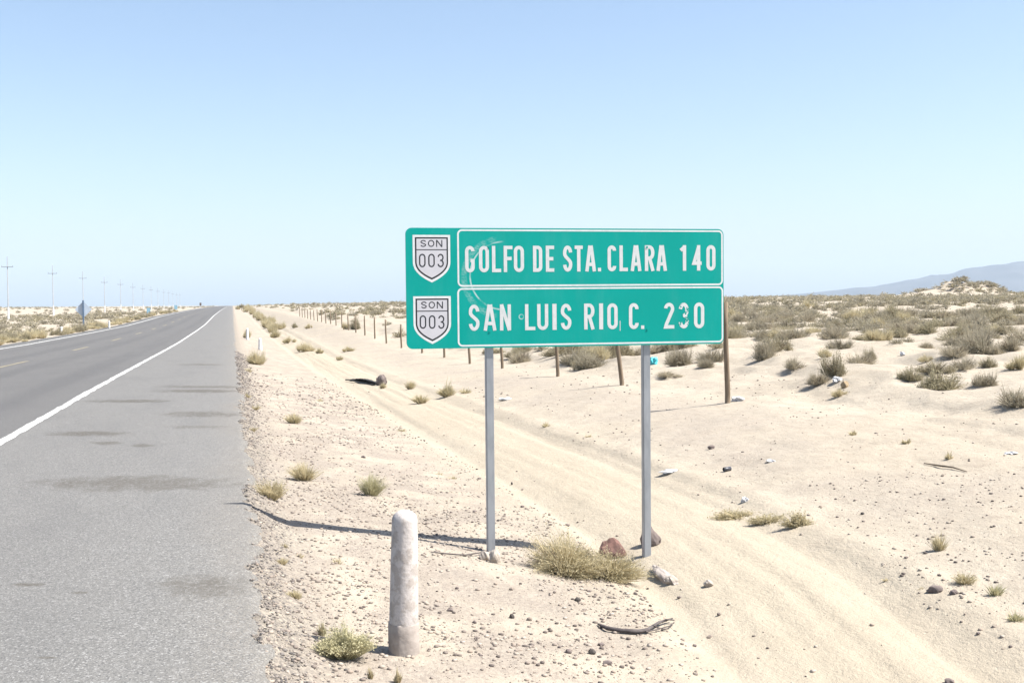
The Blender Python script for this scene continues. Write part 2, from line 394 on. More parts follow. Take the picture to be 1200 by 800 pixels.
# scuffs
def ring(cx, cy, rad, wid, cut):
    u, z = q2(cx, cy); s = PW/372
    dx_ = MS.math('SUBTRACT', ux, u); dz_ = MS.math('SUBTRACT', uz, z)
    r_ = MS.math('SQRT', MS.math('ADD', MS.math('MULTIPLY', dx_, dx_), MS.math('MULTIPLY', dz_, dz_)))
    m_ = MS.math('SUBTRACT', 1.0, MS.step(MS.math('ABSOLUTE', MS.math('SUBTRACT', r_, rad*s)), wid*s*.3, wid*s))
    m_ = MS.math('MULTIPLY', m_, MS.step(MS.math('SUBTRACT', cut*s, dx_), 0, 8*s))
    return MS.math('MULTIPLY', m_, MS.step(MS.noise(v, 9, 3), .35, .6))
scuff = MS.math('ADD', MS.math('MULTIPLY', MS.math('MULTIPLY', ring(588, 325, 43, 4.5, -4), .5), MS.step(MS.noise(MS.scale(v, (1, 1, 2.5)), 40, 4, .7), .35, .65)), ring(590, 323, 38, 1.2, 2))
scuff = MS.math('ADD', scuff, ring(611, 371, 2.6, .8, 9), clamp=True)
base = MS.mix(MS.math('MULTIPLY', scuff, .75), base, (.5, .6, .6))
MAT_SG = MS.color(base)
def worn(name, c, c2, lo, hi, sc=30):
    k = M(name, .5, .4); vv = k.coord()
    n = k.noise(vv, sc, 4, .65)
    return k.color(k.mix(k.step(n, lo, hi), c, c2))
MAT_LT = worn('white_reflective_lettering', (.58, .60, .60), (.52, .55, .55), .4, .7)
MAT_LT3 = worn('peeling_white_lettering', (.58, .60, .60), (.003, .26, .225), .50, .54, 45)
MAT_FR = worn('white_border_tape', (.66, .68, .68), (.58, .61, .61), .4, .7)
MAT_SH = worn('pale_grey_shield_sheeting', (.54, .53, .56), (.49, .49, .52), .3, .7, 10)
MAT_BK = worn('black_shield_print', (.012, .014, .018), (.02, .022, .028), .3, .7)
MAT_GV = M('galvanised_post', .45, .5); vv = MAT_GV.coord(); MAT_GV.b.inputs['Metallic'].default_value = .35
MAT_GV = MAT_GV.color(MAT_GV.mix(MAT_GV.step(MAT_GV.noise(MAT_GV.scale(vv, (1, 1, .3)), 14, 4), .35, .7), (.34, .36, .39), (.27, .29, .315)))
MAT_BACK = plain('bare_sign_steel', (.30, .31, .32), (.24, .25, .26), 6, .5, .4)

def rounded(x0, x1, z0, z1, r, n=6):
    pts = []
    for cx, cz, a0 in ((x1-r, z1-r, 0), (x0+r, z1-r, 90), (x0+r, z0+r, 180), (x1-r, z0+r, 270)):
        for k in range(n+1):
            t = R(a0+90*k/n); pts.append((cx+r*math.cos(t), cz+r*math.sin(t)))
    return pts
def panel_mesh(pts, ya, yb, bev):
    bm = bmesh.new()
    f = bm.faces.new([bm.verts.new((p[0], ya, p[1])) for p in pts])
    r_ = bmesh.ops.extrude_face_region(bm, geom=[f])
    for e in r_['geom']:
        if isinstance(e, bmesh.types.BMVert): e.co.y = yb
    bmesh.ops.recalc_face_normals(bm, faces=bm.faces[:])
    me = bpy.data.meshes.new('sign_panel'); bm.to_mesh(me); bm.free(); return me
zb, zt = zB-Z0, zT-Z0
YF = -.05                                          # face plane in sign space
panel = new_obj('sign_panel', panel_mesh(rounded(uL, uR, zb, zt, .045), YF, YF+.016, 0), MAT_SG, sign)
# rolled steel rim round the panel
def ribbon(pts, t, y, closed=False):
    """flat strip of width t along pts in the sign plane"""
    n = len(pts); P_ = [Vector((p[0], p[1])) for p in pts]; L_, R_ = [], []
    for i in range(n):
        a_ = P_[i-1] if (i > 0 or closed) else P_[i]; b_ = P_[(i+1) % n] if (i < n-1 or closed) else P_[i]
        d1 = (P_[i]-a_); d2 = (b_-P_[i])
        d1 = d1.normalized() if d1.length > 1e-9 else d2.normalized()
        d2 = d2.normalized() if d2.length > 1e-9 else d1
        m_ = (d1+d2); m_ = m_.normalized() if m_.length > 1e-6 else d1
        nn = Vector((-m_.y, m_.x)); k = 1/max(.5, nn.dot(Vector((-d1.y, d1.x))))
        L_.append(P_[i]+nn*t/2*k); R_.append(P_[i]-nn*t/2*k)
    v = [(p.x, y, p.y) for p in L_]+[(p.x, y, p.y) for p in R_]
    f = [(i, i+n, (i+1) % n+n, (i+1) % n) for i in range(n if closed else n-1)]
    return v, f
def add_strokes(name, strokes, t, y, mat, parent, dz=.00012):
    V, F = [], []
    for k, (pts, cl) in enumerate(strokes):
        v, f = ribbon(pts, t, y-k*dz, cl); o = len(V); V += v; F += [tuple(i+o for i in q) for q in f]
    return new_obj(name, mesh(name, V, F), mat, parent)
def arc(cx, cz, rx, rz, a0, a1, n=14):
    return [(cx+rx*math.cos(R(a0+(a1-a0)*k/n)), cz+rz*math.sin(R(a0+(a1-a0)*k/n))) for k in range(n+1)]
def glyph(ch, w_, h_, t):
    x0, x1, z0, z1 = t/2, w_-t/2, t/2, h_-t/2; W_ = x1-x0; H_ = z1-z0; cx = (x0+x1)/2; cz = (z0+z1)/2; r = W_/2; rz = min(r*1.15, H_/2)
    e = t/2
    if ch in 'O0': return [(arc(cx, z1-rz, r, rz, 0, 180)+arc(cx, z0+rz, r, rz, 180, 360), True)]
    if ch == 'C': return [(arc(cx, z1-rz, r, rz, -8, 180)+arc(cx, z0+rz, r, rz, 180, 368), False)]
    if ch == 'G': return [(arc(cx, z1-rz, r, rz, 0, 180)+arc(cx, z0+rz, r, rz, 180, 360)+[(x1, z0+.44*H_), (cx+.1*W_, z0+.44*H_)], False)]
    if ch == 'L': return [([(x0, h_), (x0, z0-e)], False), ([(x0, z0), (w_, z0)], False)]
    if ch == 'F': return [([(x0, h_), (x0, 0)], False), ([(x0, z1), (w_, z1)], False), ([(x0, cz+.02*H_), (w_*.9, cz+.02*H_)], False)]
    if ch == 'E': return [([(x0, h_), (x0, 0)], False), ([(x0, z1), (w_, z1)], False), ([(x0, cz), (w_*.9, cz)], False), ([(x0, z0), (w_, z0)], False)]
    if ch == 'D': return [([(x0, h_), (x0, 0)], False), ([(x0, z1), (x1-r, z1)]+arc(x1-r, z1-rz, r, rz, 90, 0, 8)+arc(x1-r, z0+rz, r, rz, 0, -90, 8)+[(x0, z0)], False)]
    if ch == 'S': return [(arc(cx, z1-H_*.25, r, H_*.25, 5, 200, 14)+[(x0+.22*W_, cz+.08*H_), (x1-.22*W_, cz-.08*H_)]+arc(cx, z0+H_*.25, r, H_*.25, 20, -175, 14), False)]
    if ch == 'T': return [([(cx, z1), (cx, 0)], False), ([(0, z1), (w_, z1)], False)]
    if ch == 'A': return [([(x0*.9, 0), (cx-e*.35, h_)], False), ([(w_-x0*.9, 0), (cx+e*.35, h_)], False), ([(x0+W_*.2, z0+.24*H_), (x1-W_*.2, z0+.24*H_)], False)]
    if ch == 'R': return [([(x0, h_), (x0, 0)], False), ([(x0, z1), (x1-r, z1)]+arc(x1-r, z1-H_*.25, r, H_*.25, 90, -90, 12)+[(x0, z1-H_*.5)], False), ([(cx, z1-H_*.5), (w_-e*.9, 0)], False)]
    if ch == 'N': return [([(x0, h_), (x0, 0)], False), ([(x1, h_), (x1, 0)], False), ([(x0, h_), (x1, 0)], False)]
    if ch == 'U': return [([(x0, h_)]+arc(cx, z0+rz, r, rz, 180, 360)+[(x1, h_)], False)]
    if ch in 'I,': return [([(w_/2, h_), (w_/2, 0)], False)]
    if ch == '1': return [([(x1, h_), (x1, 0)], False), ([(x1, z1), (x0-e, z1-.16*H_)], False)]
    if ch == '4': return [([(x1-.22*W_, h_), (x1-.22*W_, 0)], False), ([(x1-.22*W_, h_-e), (x0, z0+.26*H_), (w_, z0+.26*H_)], False)]
    if ch == '2': return [(arc(cx, z1-rz, r, rz, 175, -20, 14)+[(x0+.1*W_, z0+.12*H_), (x0, z0), (w_, z0)], False)]
    if ch == '3': return [(arc(cx, z1-H_*.25, r*.95, H_*.25, 170, -70, 14)+[(cx-.1*W_, cz)], False), ([(cx-.1*W_, cz+.001)]+arc(cx, z0+H_*.26, r, H_*.26, 78, -170, 14), False)]
    if ch == '.': return [([(0, h_/2), (w_, h_/2)], False)]
def letter(ch, x0, x1, yt, yb, t_px, parent, mat, y, name='letter'):
    ua, za = q2(x0, yb); ub, zb_ = q2(x1, yt)
    s = (ub-ua)/(x1-x0)
    t = t_px*s if ch != '.' else zb_-za
    if ch == 'I': t = (ub-ua)
    st = [([(p[0]+ua, p[1]+za) for p in pts], cl) for pts, cl in glyph(ch, ub-ua, zb_-za, t)]
    return add_strokes(name, st, t, y, mat, parent)
K = 3.871
top = [('G', 20, 62), ('O', 83, 127), ('L', 142, 182), ('F', 195, 234), ('O', 241, 286), ('D', 328, 369), ('E', 386, 423), ('S', 464, 505), ('T', 517, 553), ('A', 565, 612), ('.', 622, 636), ('C', 666, 704), ('L', 720, 757), ('A', 771, 818), ('R', 835, 878), ('A', 888, 934), ('1', 998, 1022), ('4', 1050, 1092), ('0', 1114, 1155)]
bot = [('S', 37, 84), ('A', 104, 160), ('N', 178, 227), ('L', 292, 337), ('U', 347, 396), ('I', 416, 434), ('S', 454, 501), ('R', 560, 606), ('I', 628, 645), ('O', 665, 711), (',', 719, 726), ('C', 763, 806), ('.', 818, 832), ('2', 922, 968), ('3', 988, 1034), ('0', 1058, 1104)]
for row, (yt0, yt1, yb0, yb1) in ((top, (148, 144, 268, 259)), (bot, (414, 403, 533, 520))):
    for ch, xa, xb in row:
        t = xa/1150; yt_ = yt0+(yt1-yt0)*t; yb_ = yb0+(yb1-yb0)*t
        if ch == '.': yt_ = yb_-16
        if ch == ',': yt_, yb_ = 487, 532
        letter(ch, 540+xa/K, 540+xb/K, 250+yt_/K, 250+yb_/K, 3.85 if ch != ',' else .8, panel, MAT_LT3 if (ch == '3') else MAT_LT, YF-.0008)
for (xa, xb, yt0, yt1, yb0, yb1) in ((536.6, 846, 270.5, 270.2, 334.6, 333.6), (536.8, 846.5, 338, 337, 404.3, 400.8)):
    ua, z1a = q2(xa, yt0); ub, z1b = q2(xb, yt1); _, z0a = q2(xa, yb0); _, z0b = q2(xb, yb1)
    add_strokes('frame_line', [(rounded(ua, ub, (z0a+z0b)/2, (z1a+z1b)/2, .03), True)],   .0125, YF-.0006, MAT_FR, panel)
# route shields
def shield_pts(x0, x1, yt, yb, grow=0.):
    ua, z1_ = q2(x0, yt); ub, _ = q2(x1, yt); um, z0_ = q2((x0+x1)/2, yb)
    um = (ua+ub)/2; hw = (ub-ua)/2-grow; hh = z1_-z0_; pts = [(um-hw, z1_-grow), (um+hw, z1_-grow)]
    for k in range(15):
        t = k/14
        xx = hw*(1-t**2.4); zz = z1_-hh*.55-(hh*.45-grow*1.25)*t
        pts.append((um+xx, zz))
    rev = [(2*um-p[0], p[1]) for p in pts[2:-1]][::-1]
    return pts+rev
for (dx, dy) in ((0, 0), (.8, 72.0)):
    p_out = shield_pts(483.4+dx, 527.4+dx, 275.2+dy, 331+dy)
    sh = bpy.data.meshes.new('route_shield')
    def flat(pts, y): return mesh('flat', [(p[0], y, p[1]) for p in pts], [tuple(range(len(pts)))])
    shield = new_obj('route_shield', flat(p_out, YF-.0005), MAT_FR, sign)
    new_obj('shield_outline', flat(shield_pts(483.4+dx, 527.4+dx, 275.2+dy, 331+dy, .0165), YF-.0008), MAT_BK, shield)
    new_obj('shield_field', flat(shield_pts(483.4+dx, 527.4+dx, 275.2+dy, 331+dy, .0275), YF-.0011), MAT_SH, shield)
    ua, z_ = q2(486.8+dx, 292.6+dy); ub, _ = q2(524+dx, 292.6+dy)
    add_strokes('shield_divider', [([(ua, z_), (ub, z_)], False)], .0065, YF-.0014, MAT_BK, shield)
    for ch, xa, xb in (('S', 350, 418), ('O', 443, 522), ('N', 545, 622)):
        letter(ch, 460+dx+xa/10.67, 460+dx+xb/10.67, 255+dy+280/10.67, 255+dy+366/10.67, 1.15, shield, MAT_BK, YF-.0014)
    for ch, xa, xb in (('0', 332, 412), ('0', 447, 527), ('3', 562, 640)):
        letter(ch, 460+dx+xa/10.67, 460+dx+xb/10.67, 255+dy+452/10.67, 255+dy+620/10.67, 1.5, shield, MAT_BK, YF-.0014)
# posts: square steel tube, foot in the ground
def post(u, half=.029):
    gx_, gy_ = FOOT_L.x+pdir[0]*u, FOOT_L.y+pdir[1]*u
    gz_ = Hs(gx_, gy_)-Z0
    o = new_obj('post', box_mesh('post', u-half, u+half, YF+.019, YF+.019+2*half, gz_-.35, zt-.03, .005), MAT_GV, sign)
    return gx_, gy_, gz_+Z0
uP2, _ = panel_uv(758.5, 640, -.02)
post(-.005); RP = post(uP2)
for zz in (zb+.12, zt-.14):
    new_obj('back_rail', box_mesh('back_rail', uL+.08, uR-.08, YF+.0165, YF+.0185, zz-.02, zz+.02), MAT_BACK, sign)
for u in (-.005, uP2):
    for zz in (zb+.12, zt-.14):
        new_obj('bolt', tube_mesh('bolt', [(u, YF-.004, zz), (u, YF+.001, zz)], .008, 8), MAT_SG, sign)

# ------------------------------------------------------------ bollard
bc = M('chipped_white_painted_concrete', .9, .15); v = bc.coord(); bx_, by_, bz_ = bc.xyz(v)
nn = bc.noise(v, 14, 5, .65); n2 = bc.noise(v, 60, 3)
cc = bc.mix(bc.step(nn, .48, .58), (.47, .435, .415), (.36, .325, .30))
cc = bc.mix(bc.math('MULTIPLY', bc.step(n2, .58, .7), .4), cc, (.2, .18, .16))
bc.bump(bc.math('ADD', nn, bc.math('MULTIPLY', n2, .5)), .5, .01)
MAT_BP = bc.color(cc)
MAT_CONC = plain('bare_weathered_concrete', (.37, .33, .30), (.29, .255, .23), 18, .95, .1, .6)
MAT_WB = plain('clean_white_paint', (.68, .68, .67), (.58, .58, .57), 9)
def lathe(name, prof_, n=28, seed=0, wob=.0):
    v, f = [], []
    for i, (r_, z) in enumerate(prof_):
        for k in range(n):
            t = 2*math.pi*k/n; rr = r_*(1+wob*float(fbm(np.array([math.cos(t)*2+seed]), np.array([math.sin(t)*2+z*9]), 3, seed)[0]))
            v.append((rr*math.cos(t), rr*math.sin(t), z))
    for i in range(len(prof_)-1):
        for k in range(n): f.append((i*n+k, i*n+(k+1) % n, (i+1)*n+(k+1) % n, (i+1)*n+k))
    f.append(tuple(range((len(prof_)-1)*n, len(prof_)*n)))
    return mesh(name, v, f)
def bollard(loc, hgt, r_b, r_t, label, group=None, tilt=(0, 0), detail=True):
    e = empty('roadside_bollard', loc); e.rotation_euler = (tilt[0], tilt[1], random.uniform(0, 6)*0)
    tag(e, label, 'bollard', group)
    zc = hgt*.215
    pr = [(r_b*.99, zc-.01)]
    for k in range(14): t = k/13; pr.append((r_b+(r_t-r_b)*t, zc+(hgt-r_t*.85-zc)*t))
    for k in range(1, 9): a_ = k/8*math.pi/2; pr.append((max(.004, r_t*math.cos(a_)), hgt-r_t*.85+r_t*.85*math.sin(a_)))
    new_obj('painted_shaft', lathe('painted_shaft', pr, 32 if detail else 12, 3, .03), MAT_BP if detail else MAT_WB, e, True)
    pr = [(r_b*1.035, -.25), (r_b*1.04, 0), (r_b*1.035, zc*.5), (r_b*1.025, zc*.95), (r_b*.97, zc+.004)]
    new_obj('concrete_base', lathe('concrete_base', pr, 32 if detail else 12, 5, .10), MAT_CONC if detail else MAT_WB, e, True)
    return e
pb = at(473, 764)
bollard(pb, px(pb, 168), px(pb, 17.2), px(pb, 15), 'tall white painted concrete bollard with chipped grey base in front of the sign', tilt=(0, R(1.2)))
for (x_, y_, n_, lb) in ((290, 398, 13.5, 'small white bollard beside the asphalt edge'), (305, 410, 14, 'small white bollard half hidden by a roadside bush'),
                       (72, 392.5, 10, 'small white bollard across the road beside the weeds'), (128, 384, 8.5, 'small white bollard across the road nearer the diamond sign')):
    p_ = at(x_, y_); hh = px(p_, n_); bollard(p_, hh, .085, .07, lb, 'small white bollards along the road edges', detail=False)

# ------------------------------------------------------------ plants
def plant_mat(name, c1, c2, c3):
    k = M(name, .9, .1); v = k.coord(); r_ = k.rnd()
    n = k.noise(v, 3.0, 2)
    c_ = k.mix(k.step(n, .35, .65), c1, c2)
    c_ = k.mix(k.math('MULTIPLY', r_, .7), c_, c3)
    tr = k.add('ShaderNodeBsdfTranslucent'); k.put(tr.inputs[0], c_)
    ms = k.add('ShaderNodeMixShader'); ms.inputs[0].default_value = .35
    k.color(c_); k.l.new(k.b.outputs[0], ms.inputs[1]); k.l.new(tr.outputs[0], ms.inputs[2])
    k.l.new(ms.outputs[0], k.n['Material Output'].inputs[0]); return k.m
MAT_GREY = plant_mat('grey_brown_twigs', (.345, .302, .222), (.40, .352, .265), (.305, .28, .215))
MAT_OLIVE = plant_mat('olive_leaves', (.305, .275, .18), (.36, .32, .22), (.325, .285, .205))
MAT_STRAW = plant_mat('straw_yellow_stalks', (.56, .485, .32), (.50, .44, .29), (.45, .40, .26))
MAT_GREENY = plant_mat('yellow_green_stalks', (.48, .45, .29), (.54, .50, .32), (.44, .41, .26))
MAT_STEM = plain('dry_grey_stem', (.19, .15, .11), (.13, .10, .075), 20)

def blades(n, seed, rx, ry, hz, width, leaf=0., lift=.35, base=.25, curl=.25, upright=0., hollow=.0):
    """a clump of thin forked stalks rising from a small base to a dome; returns verts, faces"""
    g_ = np.random.default_rng(seed); V, F = [], []
    for i in range(n):
        az_ = g_.uniform(0, 2*math.pi); el_ = math.asin(g_.uniform(.05, 1)) if upright == 0 else math.asin(min(1, g_.uniform(.3, 1)**(1/(1+upright))))
        rr = g_.uniform(.45, 1)**.6
        lump = .78+.45*float(vnoise(np.array([math.cos(az_)*1.7+seed]), np.array([math.sin(az_)*1.7+el_*1.5]), seed)[0])*1.6
        rr *= lump*1.28
        tip = np.array([math.cos(az_)*math.cos(el_)*rx*rr, math.sin(az_)*math.cos(el_)*ry*rr, max(.02*hz, math.sin(el_)*hz*rr)])
        s0 = g_.uniform(0, .55)
        b0 = np.array([tip[0]*base*g_.uniform(.2, 1), tip[1]*base*g_.uniform(.2, 1), 0])
        mid = b0+(tip-b0)*.55+np.array([0, 0, hz*curl*g_.uniform(.0, .6)])+g_.normal(size=3)*np.array([rx, ry, hz])*.05
        st = b0+(mid-b0)*s0
        d = tip-b0; side = np.cross(d, g_.normal(size=3)); side /= max(1e-6, np.linalg.norm(side))
        w0 = width*g_.uniform(.6, 1.3)
        o = len(V)
        V += [st+side*w0*.5, st-side*w0*.5, mid+side*w0*.45, mid-side*w0*.45, tip]
        F += [(o, o+1, o+3, o+2), (o+2, o+3, o+4)]
        if leaf > 0:
            for k in range(2):
                t = g_.uniform(.3, 1.0); c_ = mid+(tip-mid)*t+g_.normal(size=3)*leaf*.8
                a1 = g_.normal(size=3); a1 /= np.linalg.norm(a1); a2 = np.cross(a1, g_.normal(size=3)); a2 /= max(1e-6, np.linalg.norm(a2))
                o = len(V); L2 = leaf*g_.uniform(.6, 1.3)
                V += [c_+a1*L2, c_+a2*L2*.45, c_-a1*L2, c_-a2*L2*.45]; F += [(o, o+1, o+2, o+3)]
    return V, F
def blades_mesh(name, *a_, **k_):
    V, F = blades(*a_, **k_); return mesh(name, [tuple(q) for q in V], F)
def stems_mesh(name, n, seed, rx, hz, rad):
    g_ = random.Random(seed); V, F = [], []
    for i in range(n):
        az_ = g_.uniform(0, 6.283); ee = g_.uniform(.5, 1.2)
        d = Vector((math.cos(az_)*math.cos(ee)*rx*.75, math.sin(az_)*math.cos(ee)*rx*.75, math.sin(ee)*hz*.75))
        tm = tube_mesh('t', [(-d.x*.02, -d.y*.02, -.05*hz), d*.4+Vector((0, 0, .05*hz)), d], [rad, rad*.7, rad*.25], 5)
        o = len(V); V += [v.co.copy() for v in tm.vertices]; F += [tuple(i_+o for i_ in p_.vertices) for p_ in tm.polygons]
        bpy.data.meshes.remove(tm)
    return mesh(name, V, F)

# unit prototypes: foliage of radius ~1, height ~1 (scaled when placed)
PROTO = {'grey': [], 'olive': [], 'straw': []}
def clumps(name, n, seed, width, leaf, curl, upright=0.):
    """several uneven clumps that lean apart make one shrub"""
    g_ = random.Random(seed); V, F = [], []
    m_ = g_.randint(4, 6)
    for k in range(m_):
        a_ = 6.283*k/m_+g_.uniform(-.5, .5); rr = g_.uniform(.25, .62) if k else 0
        sc = g_.uniform(.38, .72); hh = g_.uniform(.5, 1.0) if k else 1.0
        v, f = blades(n//m_, seed*7+k, sc, sc*g_.uniform(.7, 1.1), hh, width, leaf=leaf, curl=curl, upright=upright)
        o = len(V); lean = (g_.uniform(-.2, .2), g_.uniform(-.2, .2))
        V += [(q[0]+math.cos(a_)*rr+lean[0]*q[2], q[1]+math.sin(a_)*rr+lean[1]*q[2], q[2]) for q in v]; F += [tuple(i_+o for i_ in p_) for p_ in f]
    for k in range(n//22):                       # long dead stalks sticking out
        a_ = g_.uniform(0, 6.283); e_ = g_.uniform(.35, 1.4); L_ = g_.uniform(.9, 1.3)
        t_ = Vector((math.cos(a_)*math.cos(e_), math.sin(a_)*math.cos(e_), math.sin(e_)))*L_; b_ = t_*.3; o = len(V); w2 = width*.5
        V += [(b_.x+w2, b_.y, b_.z), (b_.x-w2, b_.y, b_.z), tuple(t_)]; F.append((o, o+1, o+2))
    return mesh(name, [tuple(q) for q in V], F)
for s in range(4):
    PROTO['grey'].append((clumps('foliage', 900, 100+s, .020, .026, .1), stems_mesh('stems', 9, s, 1, 1, .03)))
    PROTO['olive'].append((clumps('foliage', 850, 200+s, .018, .038, .2), stems_mesh('stems', 7, 20+s, 1, 1, .03)))
    PROTO['straw'].append((clumps('foliage', 850, 300+s, .020, .014, .2, .5), None))
for k_, m_ in (('grey', MAT_GREY), ('olive', MAT_OLIVE), ('straw', MAT_STRAW)):
    for fo, stm in PROTO[k_]:
        fo.materials.append(m_)
        if stm: stm.materials.append(MAT_STEM)
def shrub(name, kind, loc, r_, h_, label, group=None, var=None, cat='shrub', ry=None, rz=None):
    fo, stm = PROTO[kind][random.randrange(4) if var is None else var]
    rz = random.uniform(0, 6.28) if rz is None else rz
    if stm is None:
        o = bpy.data.objects.new(name, fo); col.objects.link(o)
        o.location = (loc[0], loc[1], loc[2]-.02*h_); o.scale = (r_, ry or r_, h_); o.rotation_euler = (0, 0, rz)
        return tag(o, label, cat, group)
    e = bpy.data.objects.new(name, None); col.objects.link(e); e.location = (loc[0], loc[1], loc[2]-.02*h_); e.scale = (r_, ry or r_, h_); e.rotation_euler = (0, 0, rz)
    for nm, me in (('foliage', fo), ('stems', stm)):
        c_ = bpy.data.objects.new(nm, me); col.objects.link(c_); c_.parent = e
    return tag(e, label, cat, group)

# --- hero bush between the sign posts
def hero(name, mat, x_, y_, wpx, hpx, n, seed, label, width=.004, leaf=.006, yr=.7, upright=0., cat='shrub', stems=0, curl=.2):
    p_ = at(x_, y_); rx = px(p_, wpx/2)*(1.22 if wpx < 100 else 1.08); hz = px(p_, hpx)*1.08
    e = empty(name, p_-Vector((0, 0, .015)), -YAW); tag(e, label, cat)
    f_ = new_obj('foliage', blades_mesh('foliage', n, seed, rx, rx*yr, hz, width, leaf=leaf, upright=upright, curl=curl), mat, e)
    if stems: new_obj('stems', stems_mesh('stems', stems, seed, rx, hz, .006), MAT_STEM, e)
    return e
hero('dry_bush', MAT_STRAW, 662, 672, 118, 52, 2400, 11, 'wispy straw coloured dry bush between the two sign posts', stems=14, yr=.75)
hero('dry_bush', MAT_STRAW, 715, 678, 100, 40, 2000, 12, 'lower straw coloured dry bush leaning against the second sign post', stems=10, yr=.6)
hero('grass_tuft', MAT_GREENY, 402, 770, 76, 34, 1700, 13, 'grey green grass tuft at the foot of the tall bollard', upright=.6, cat='grass tuft', curl=.35)
for (x_, y_, wp, hp_, lb, mt_) in (
    (318, 585, 42, 27, 'pale yellow grass tuft beside the asphalt edge near the sign shadow', MAT_STRAW),
    (357, 563, 40, 22, 'pale yellow grass tuft a step further from the asphalt', MAT_STRAW),
    (435, 581, 38, 26, 'round yellow green grass tuft standing alone on the gravel verge', MAT_GREENY),
    (345, 496, 26, 13, 'low yellow tuft on the verge short of the torn tyre', MAT_STRAW),
    (523, 465, 34, 18, 'yellow grass tuft by the sand track below the shields', MAT_STRAW),
    (493, 473, 26, 12, 'short tuft beside the sand track, lower of a pair', MAT_STRAW),
    (545, 461, 26, 9, 'thin dry tuft fading into the sand by the track', MAT_STRAW),
    (481, 456, 18, 12, 'small yellow tuft between the torn tyre and the track', MAT_STRAW),
    (1100, 645, 28, 24, 'sparse dry upright weed standing in open sand', MAT_STRAW),
    (1130, 684, 34, 17, 'sparse dry weed near the flat brown stone', MAT_STRAW),
    (1166, 697, 28, 17, 'yellowish low weed beside the gravel patch', MAT_GREENY),
    (1190, 727, 30, 14, 'faint green weed in the gravel patch', MAT_GREENY),
    (378, 745, 14, 18, 'tiny upright dry sprig behind the bollard tuft', MAT_STRAW),
    (466, 800, 12, 20, 'tiny yellow sprig in front of the tall bollard', MAT_STRAW),
    (434, 795, 10, 16, 'tiny dry sprig beside the bollard tuft', MAT_STRAW),
    (345, 700, 26, 12, 'flat yellow weed on the loose asphalt grit', MAT_STRAW),
    (330, 660, 22, 10, 'flat dry weed on the crumbled road edge', MAT_STRAW),
    (395, 660, 22, 9, 'faint dry weed in the gravel near the sign shadow', MAT_STRAW),
    (350, 652, 20, 8, 'small flat weed by the crumbling asphalt', MAT_STRAW),
    (531, 561, 16, 7, 'small brown dry weed on the gravel behind the first sign post', MAT_STRAW),
    (515, 556, 16, 5, 'flat yellow weed on the gravel behind the sign shadow', MAT_STRAW),
    (292, 436, 16, 8, 'dry tuft on the asphalt edge short of the near bollard pair', MAT_STRAW),
    (290, 466, 14, 7, 'dry tuft on the asphalt edge level with the torn tyre', MAT_STRAW),
    (299, 480, 18, 8, 'low straw tuft a hand from the asphalt edge', MAT_STRAW),
    (296, 505, 16, 7, 'thin straw tuft on the crumbling asphalt edge', MAT_STRAW),
    (375, 470, 14, 5, 'flat straw tuft on the verge below the tyre', MAT_STRAW),
    (332, 640, 16, 7, 'flat straw weed between asphalt and bollard', MAT_STRAW),
    (470, 505, 14, 5, 'flat dry weed at the rim of the sand track', MAT_STRAW),
    (640, 500, 14, 6, 'flat dry weed on the sand between the sign posts', MAT_STRAW),
    (690, 512, 12, 5, 'tiny dry weed on the sand near the second post', MAT_STRAW),
    (1000, 510, 14, 8, 'tiny dry weed on the open sand below the shrub bank', MAT_STRAW),
    (1062, 520, 16, 8, 'faint dry weed on open sand above the thin stick', MAT_STRAW),
    (1112, 538, 14, 10, 'faint upright weed by the thin stick', MAT_STRAW),
    (1040, 680, 18, 6, 'dry weed at the rim of the gravel patch', MAT_STRAW),
    (1080, 690, 16, 6, 'tiny flat weed near the two brown stones', MAT_STRAW)):
    n_ = int(70+wp*hp_*.62) if x_ < 1000 and hp_ > 9 else int(25+wp*hp_*.28)
    hero('grass_tuft', mt_, x_, y_, wp, hp_, n_, int(x_), lb, width=.0042 if y_ > 550 else .011, leaf=.0045 if y_ > 550 and wp > 30 else 0., upright=.5, cat='grass tuft')
for (x_, y_, wp, hp_, lb) in ((864, 607, 60, 11, 'low brown grass patch on the sand, start of a short row'), (900, 612, 56, 12, 'low brown grass patch on the sand, middle of a short row'), (936, 616, 40, 18, 'bushier brown grass patch ending a short row on the sand')):
    hero('grass_patch', MAT_STRAW, x_, y_, wp, hp_, 500, int(x_), lb, width=.006, leaf=.008, cat='grass tuft', yr=.4)
